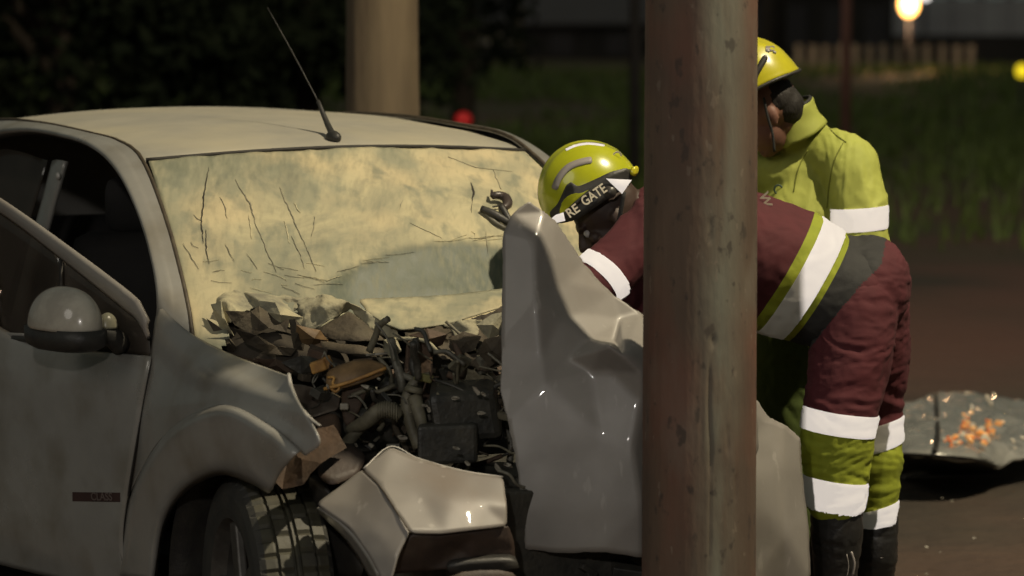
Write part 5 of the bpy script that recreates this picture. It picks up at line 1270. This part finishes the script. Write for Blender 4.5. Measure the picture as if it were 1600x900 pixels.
# ============ standing rescuer behind
Y2 = 9.32
p2 = empty('person', (P(1255, 900, Y2).x, Y2, 0), 'rescuer in a bright lime jacket and yellow helmet standing behind, looking down', 'person', 'rescuers at the car')
fw2 = Vector((-.82, .12, -.54)).normalized(); up2 = Vector((-.54, 0, .84)); up2 = (up2 - fw2 * up2.dot(fw2)).normalized()
hc2 = P(1200, 176, 9.28); neck2 = P(1247, 226, 9.36); chest2 = P(1262, 300, 9.36); pel2 = P(1262, 500, 9.36)
sh2N, sh2F = P(1335, 252, 9.24), P(1178, 262, 9.46); el2N, el2F = P(1350, 402, 9.20), P(1120, 410, 9.36); wr2N, wr2F = P(1255, 440, 9.02), P(1040, 420, 9.15)
b = bmesh.new(); q2 = head_bm(b, hc2, fw2, up2)
chain(b, [(hc2 - up2 * .045 - fw2 * .02, .044), (neck2, .050), (chest2, .11), (P(1262, 400, 9.36), .11), (pel2, .12)])
for s_, e_, w_ in ((sh2N, el2N, wr2N), (sh2F, el2F, wr2F)): chain(b, [(s_, .052), (s_.lerp(e_, .5), .046), (e_, .038), (w_, .028)]); hand(b, w_, w_ - e_, Vector((-.3, 0, -.9)))
an2 = [Vector((P(1225, 500, Y2).x, Y2 - .02, .09)), Vector((P(1300, 500, Y2).x, Y2 + .1, .09))]
hp2 = [P(1232, 520, 9.30), P(1292, 520, 9.42)]
for h_, a_ in zip(hp2, an2): chain(b, [(h_, .09), (h_.lerp(a_, .45), .06), (a_, .036)])
bd2 = frombm('body', remesh(b, .005, 5), skin_m, p2); eyes(q2, bd2)
# hair at the nape
b = bmesh.new(); ball(b, hc2 - fw2 * .038 + up2 * .026, fw2 * .068, fw2.cross(up2) * .074, up2 * .078); chain(b, [(hc2 - fw2 * .05 - up2 * .01, .060), (P(1240, 200, 9.335), .052)]); b = remesh(b, .006, 2); wrinkle(b, .002, 40); frombm('hair', b, hair_m, p2)
b = bmesh.new(); ball(b, P(1262, 520, 9.36), Vector((.16, 0, 0)), Vector((0, .13, 0)), Vector((0, 0, .13)))
for h_, a_ in zip(hp2, an2): chain(b, [(h_, .115), (h_.lerp(a_, .3), .105), (h_.lerp(a_, .6), .092), (Vector((a_.x, a_.y, .26)), .080)])
b = remesh(b, .008, 3); wrinkle(b, .008, 8); frombm('trousers', b, lime_dk, p2)
for a_ in an2:
    b = bmesh.new(); chain(b, [(Vector((a_.x, a_.y, .34)), .062), (Vector((a_.x, a_.y, .2)), .056), (a_, .052)]); boot(b, a_, lfw); bo_ = frombm('boot', remesh(b, .008, 2), boot_m, p2); sole('sole', a_, lfw, bo_)
b = bmesh.new()
chain(b, [(P(1262, 520, 9.36), .165), (P(1262, 430, 9.36), .165), (P(1262, 340, 9.36), .175), (P(1264, 280, 9.36), .165), (P(1262, 238, 9.36), .11), (P(1246, 205, 9.34), .074)], 28)
ball(b, P(1262, 275, 9.36), Vector((.20, -.03, 0)), Vector((0, .12, 0)), Vector((0, 0, .10)))
chain(b, [(P(1275, 240, 9.34), .085), (P(1325, 262, 9.26), .092), (P(1343, 320, 9.22), .082), (P(1345, 362, 9.21), .076), (P(1347, 395, 9.2), .072), (wr2N.lerp(el2N, .2), .052)])
chain(b, [(P(1240, 250, 9.4), .085), (sh2F, .088), (sh2F.lerp(el2F, .5), .08), (el2F, .068), (wr2F.lerp(el2F, .15), .052)])
b = remesh(b, .0065, 3); wrinkle(b, .009, 4.5, (1.9, 1, .8)); wrinkle(b, .002, 17, (1.6, 1, .7))
torsoband(b, P(1345, 341, 9.22), Vector((.08, 0, -1)).normalized(), [(-.034, .034, 2)], lambda m: m.x > P(1296, 300, 9.25).x)
j2 = frombm('jacket', b, [lime_j, lime, tape], p2)
# collar
b = bmesh.new(); cc = P(1240, 196, 9.33); ax2 = (Vector((-.45, -.1, .9))).normalized(); e1 = ax2.orthogonal().normalized(); e2 = ax2.cross(e1)
rows = [[cc + ax2 * t + (e1 * math.cos(a) + e2 * math.sin(a)) * r_ for a in [2 * math.pi * k / 24 for k in range(25)]] for t, r_ in ((-.035, .090), (.0, .082), (.03, .080), (.052, .082))]
loft('collar', rows, lime_j, j2, nu=48, nv=10, thick=.006, fn=lambda p, a, b_: p + noise.noise_vector(p * 25) * .004)
tube('collar_lining', [cc + ax2 * .053 + (e1 * math.cos(a) + e2 * math.sin(a)) * .080 for a in [2 * math.pi * k / 24 for k in range(25)]], .006, black_f, j2, 8)
jb2 = BVHTree.FromPolygons([v.co for v in j2.data.vertices], [p.vertices[:] for p in j2.data.polygons])
hh = jb2.ray_cast(CAM, ray(1216, 296).normalized())
if hh[0]:
    bm = bmesh.new(); tube_bm(bm, [hh[0] + Vector((math.cos(a) * .012, -.006, math.sin(a) * .013)) for a in [2 * math.pi * k / 16 for k in range(17)]], .003, 6, cap=False); frombm('chest_emblem', bm, M('emblem_green', (.03, .06, .04), .6, 0, bump=.1), j2)
rc2 = P(1181, 150, 9.28); h2, sd2, hb2 = helmet(p2, rc2, fw2, up2, helmet_y, .148, .122, .182)
hstrip('vent_slot', [(1170, 150), (1180, 118), (1197, 88)], 5.0, seal, h2, hb2, off=.002)
hstrip('grey_stripe', [(1196, 76), (1210, 76)], 4.0, grey_rib, h2, hb2, off=.002)
hstrip('vent_slot', [(1178, 150), (1190, 146)], 3.5, seal, h2, hb2, off=.002)
for (px, py) in ((1191, 162), (1196, 88), (1200, 80), (1210, 82), (1216, 70), (1227, 80), (1239, 95), (1244, 122)):
    c_ = hs(px, py, .001, hb2)
    if c_ is not None:
        frombm('rivet', ell_bm(bmesh.new(), c_, Vector((.0055, 0, 0)), Vector((0, .004, 0)), Vector((0, 0, .0055)), 10, 6), (black_plastic if py > 150 else bare), h2)
tube('chin_strap', [hc2 + fw2.cross(up2).normalized() * (-.085 if fw2.cross(up2).y > 0 else .085) + up2 * a + fw2 * f_ for a, f_ in ((.05, -.02), (.0, .0), (-.05, .015), (-.10, .04))], .004, black_f, h2, 8, 14)

def bvh_of(o): return BVHTree.FromPolygons([v.co for v in o.data.vertices], [q.vertices[:] for q in o.data.polygons])
seam_m = M('dark_olive_seam', (.20, .22, .03), .9, 0, bump=0); seam_r = M('dark_maroon_seam', (.035, .008, .01), .9, 0, bump=0)
jb2 = bvh_of(j2); jb1 = bvh_of(j1); tb1 = bvh_of(t1)
for pts in ([(1318, 222), (1304, 250), (1296, 285), (1292, 325)], [(1262, 235), (1248, 262), (1240, 300)], [(1270, 170), (1300, 205), (1322, 222)]): hstrip('seam', pts, .8, seam_m, j2, jb2, 24, .0015)
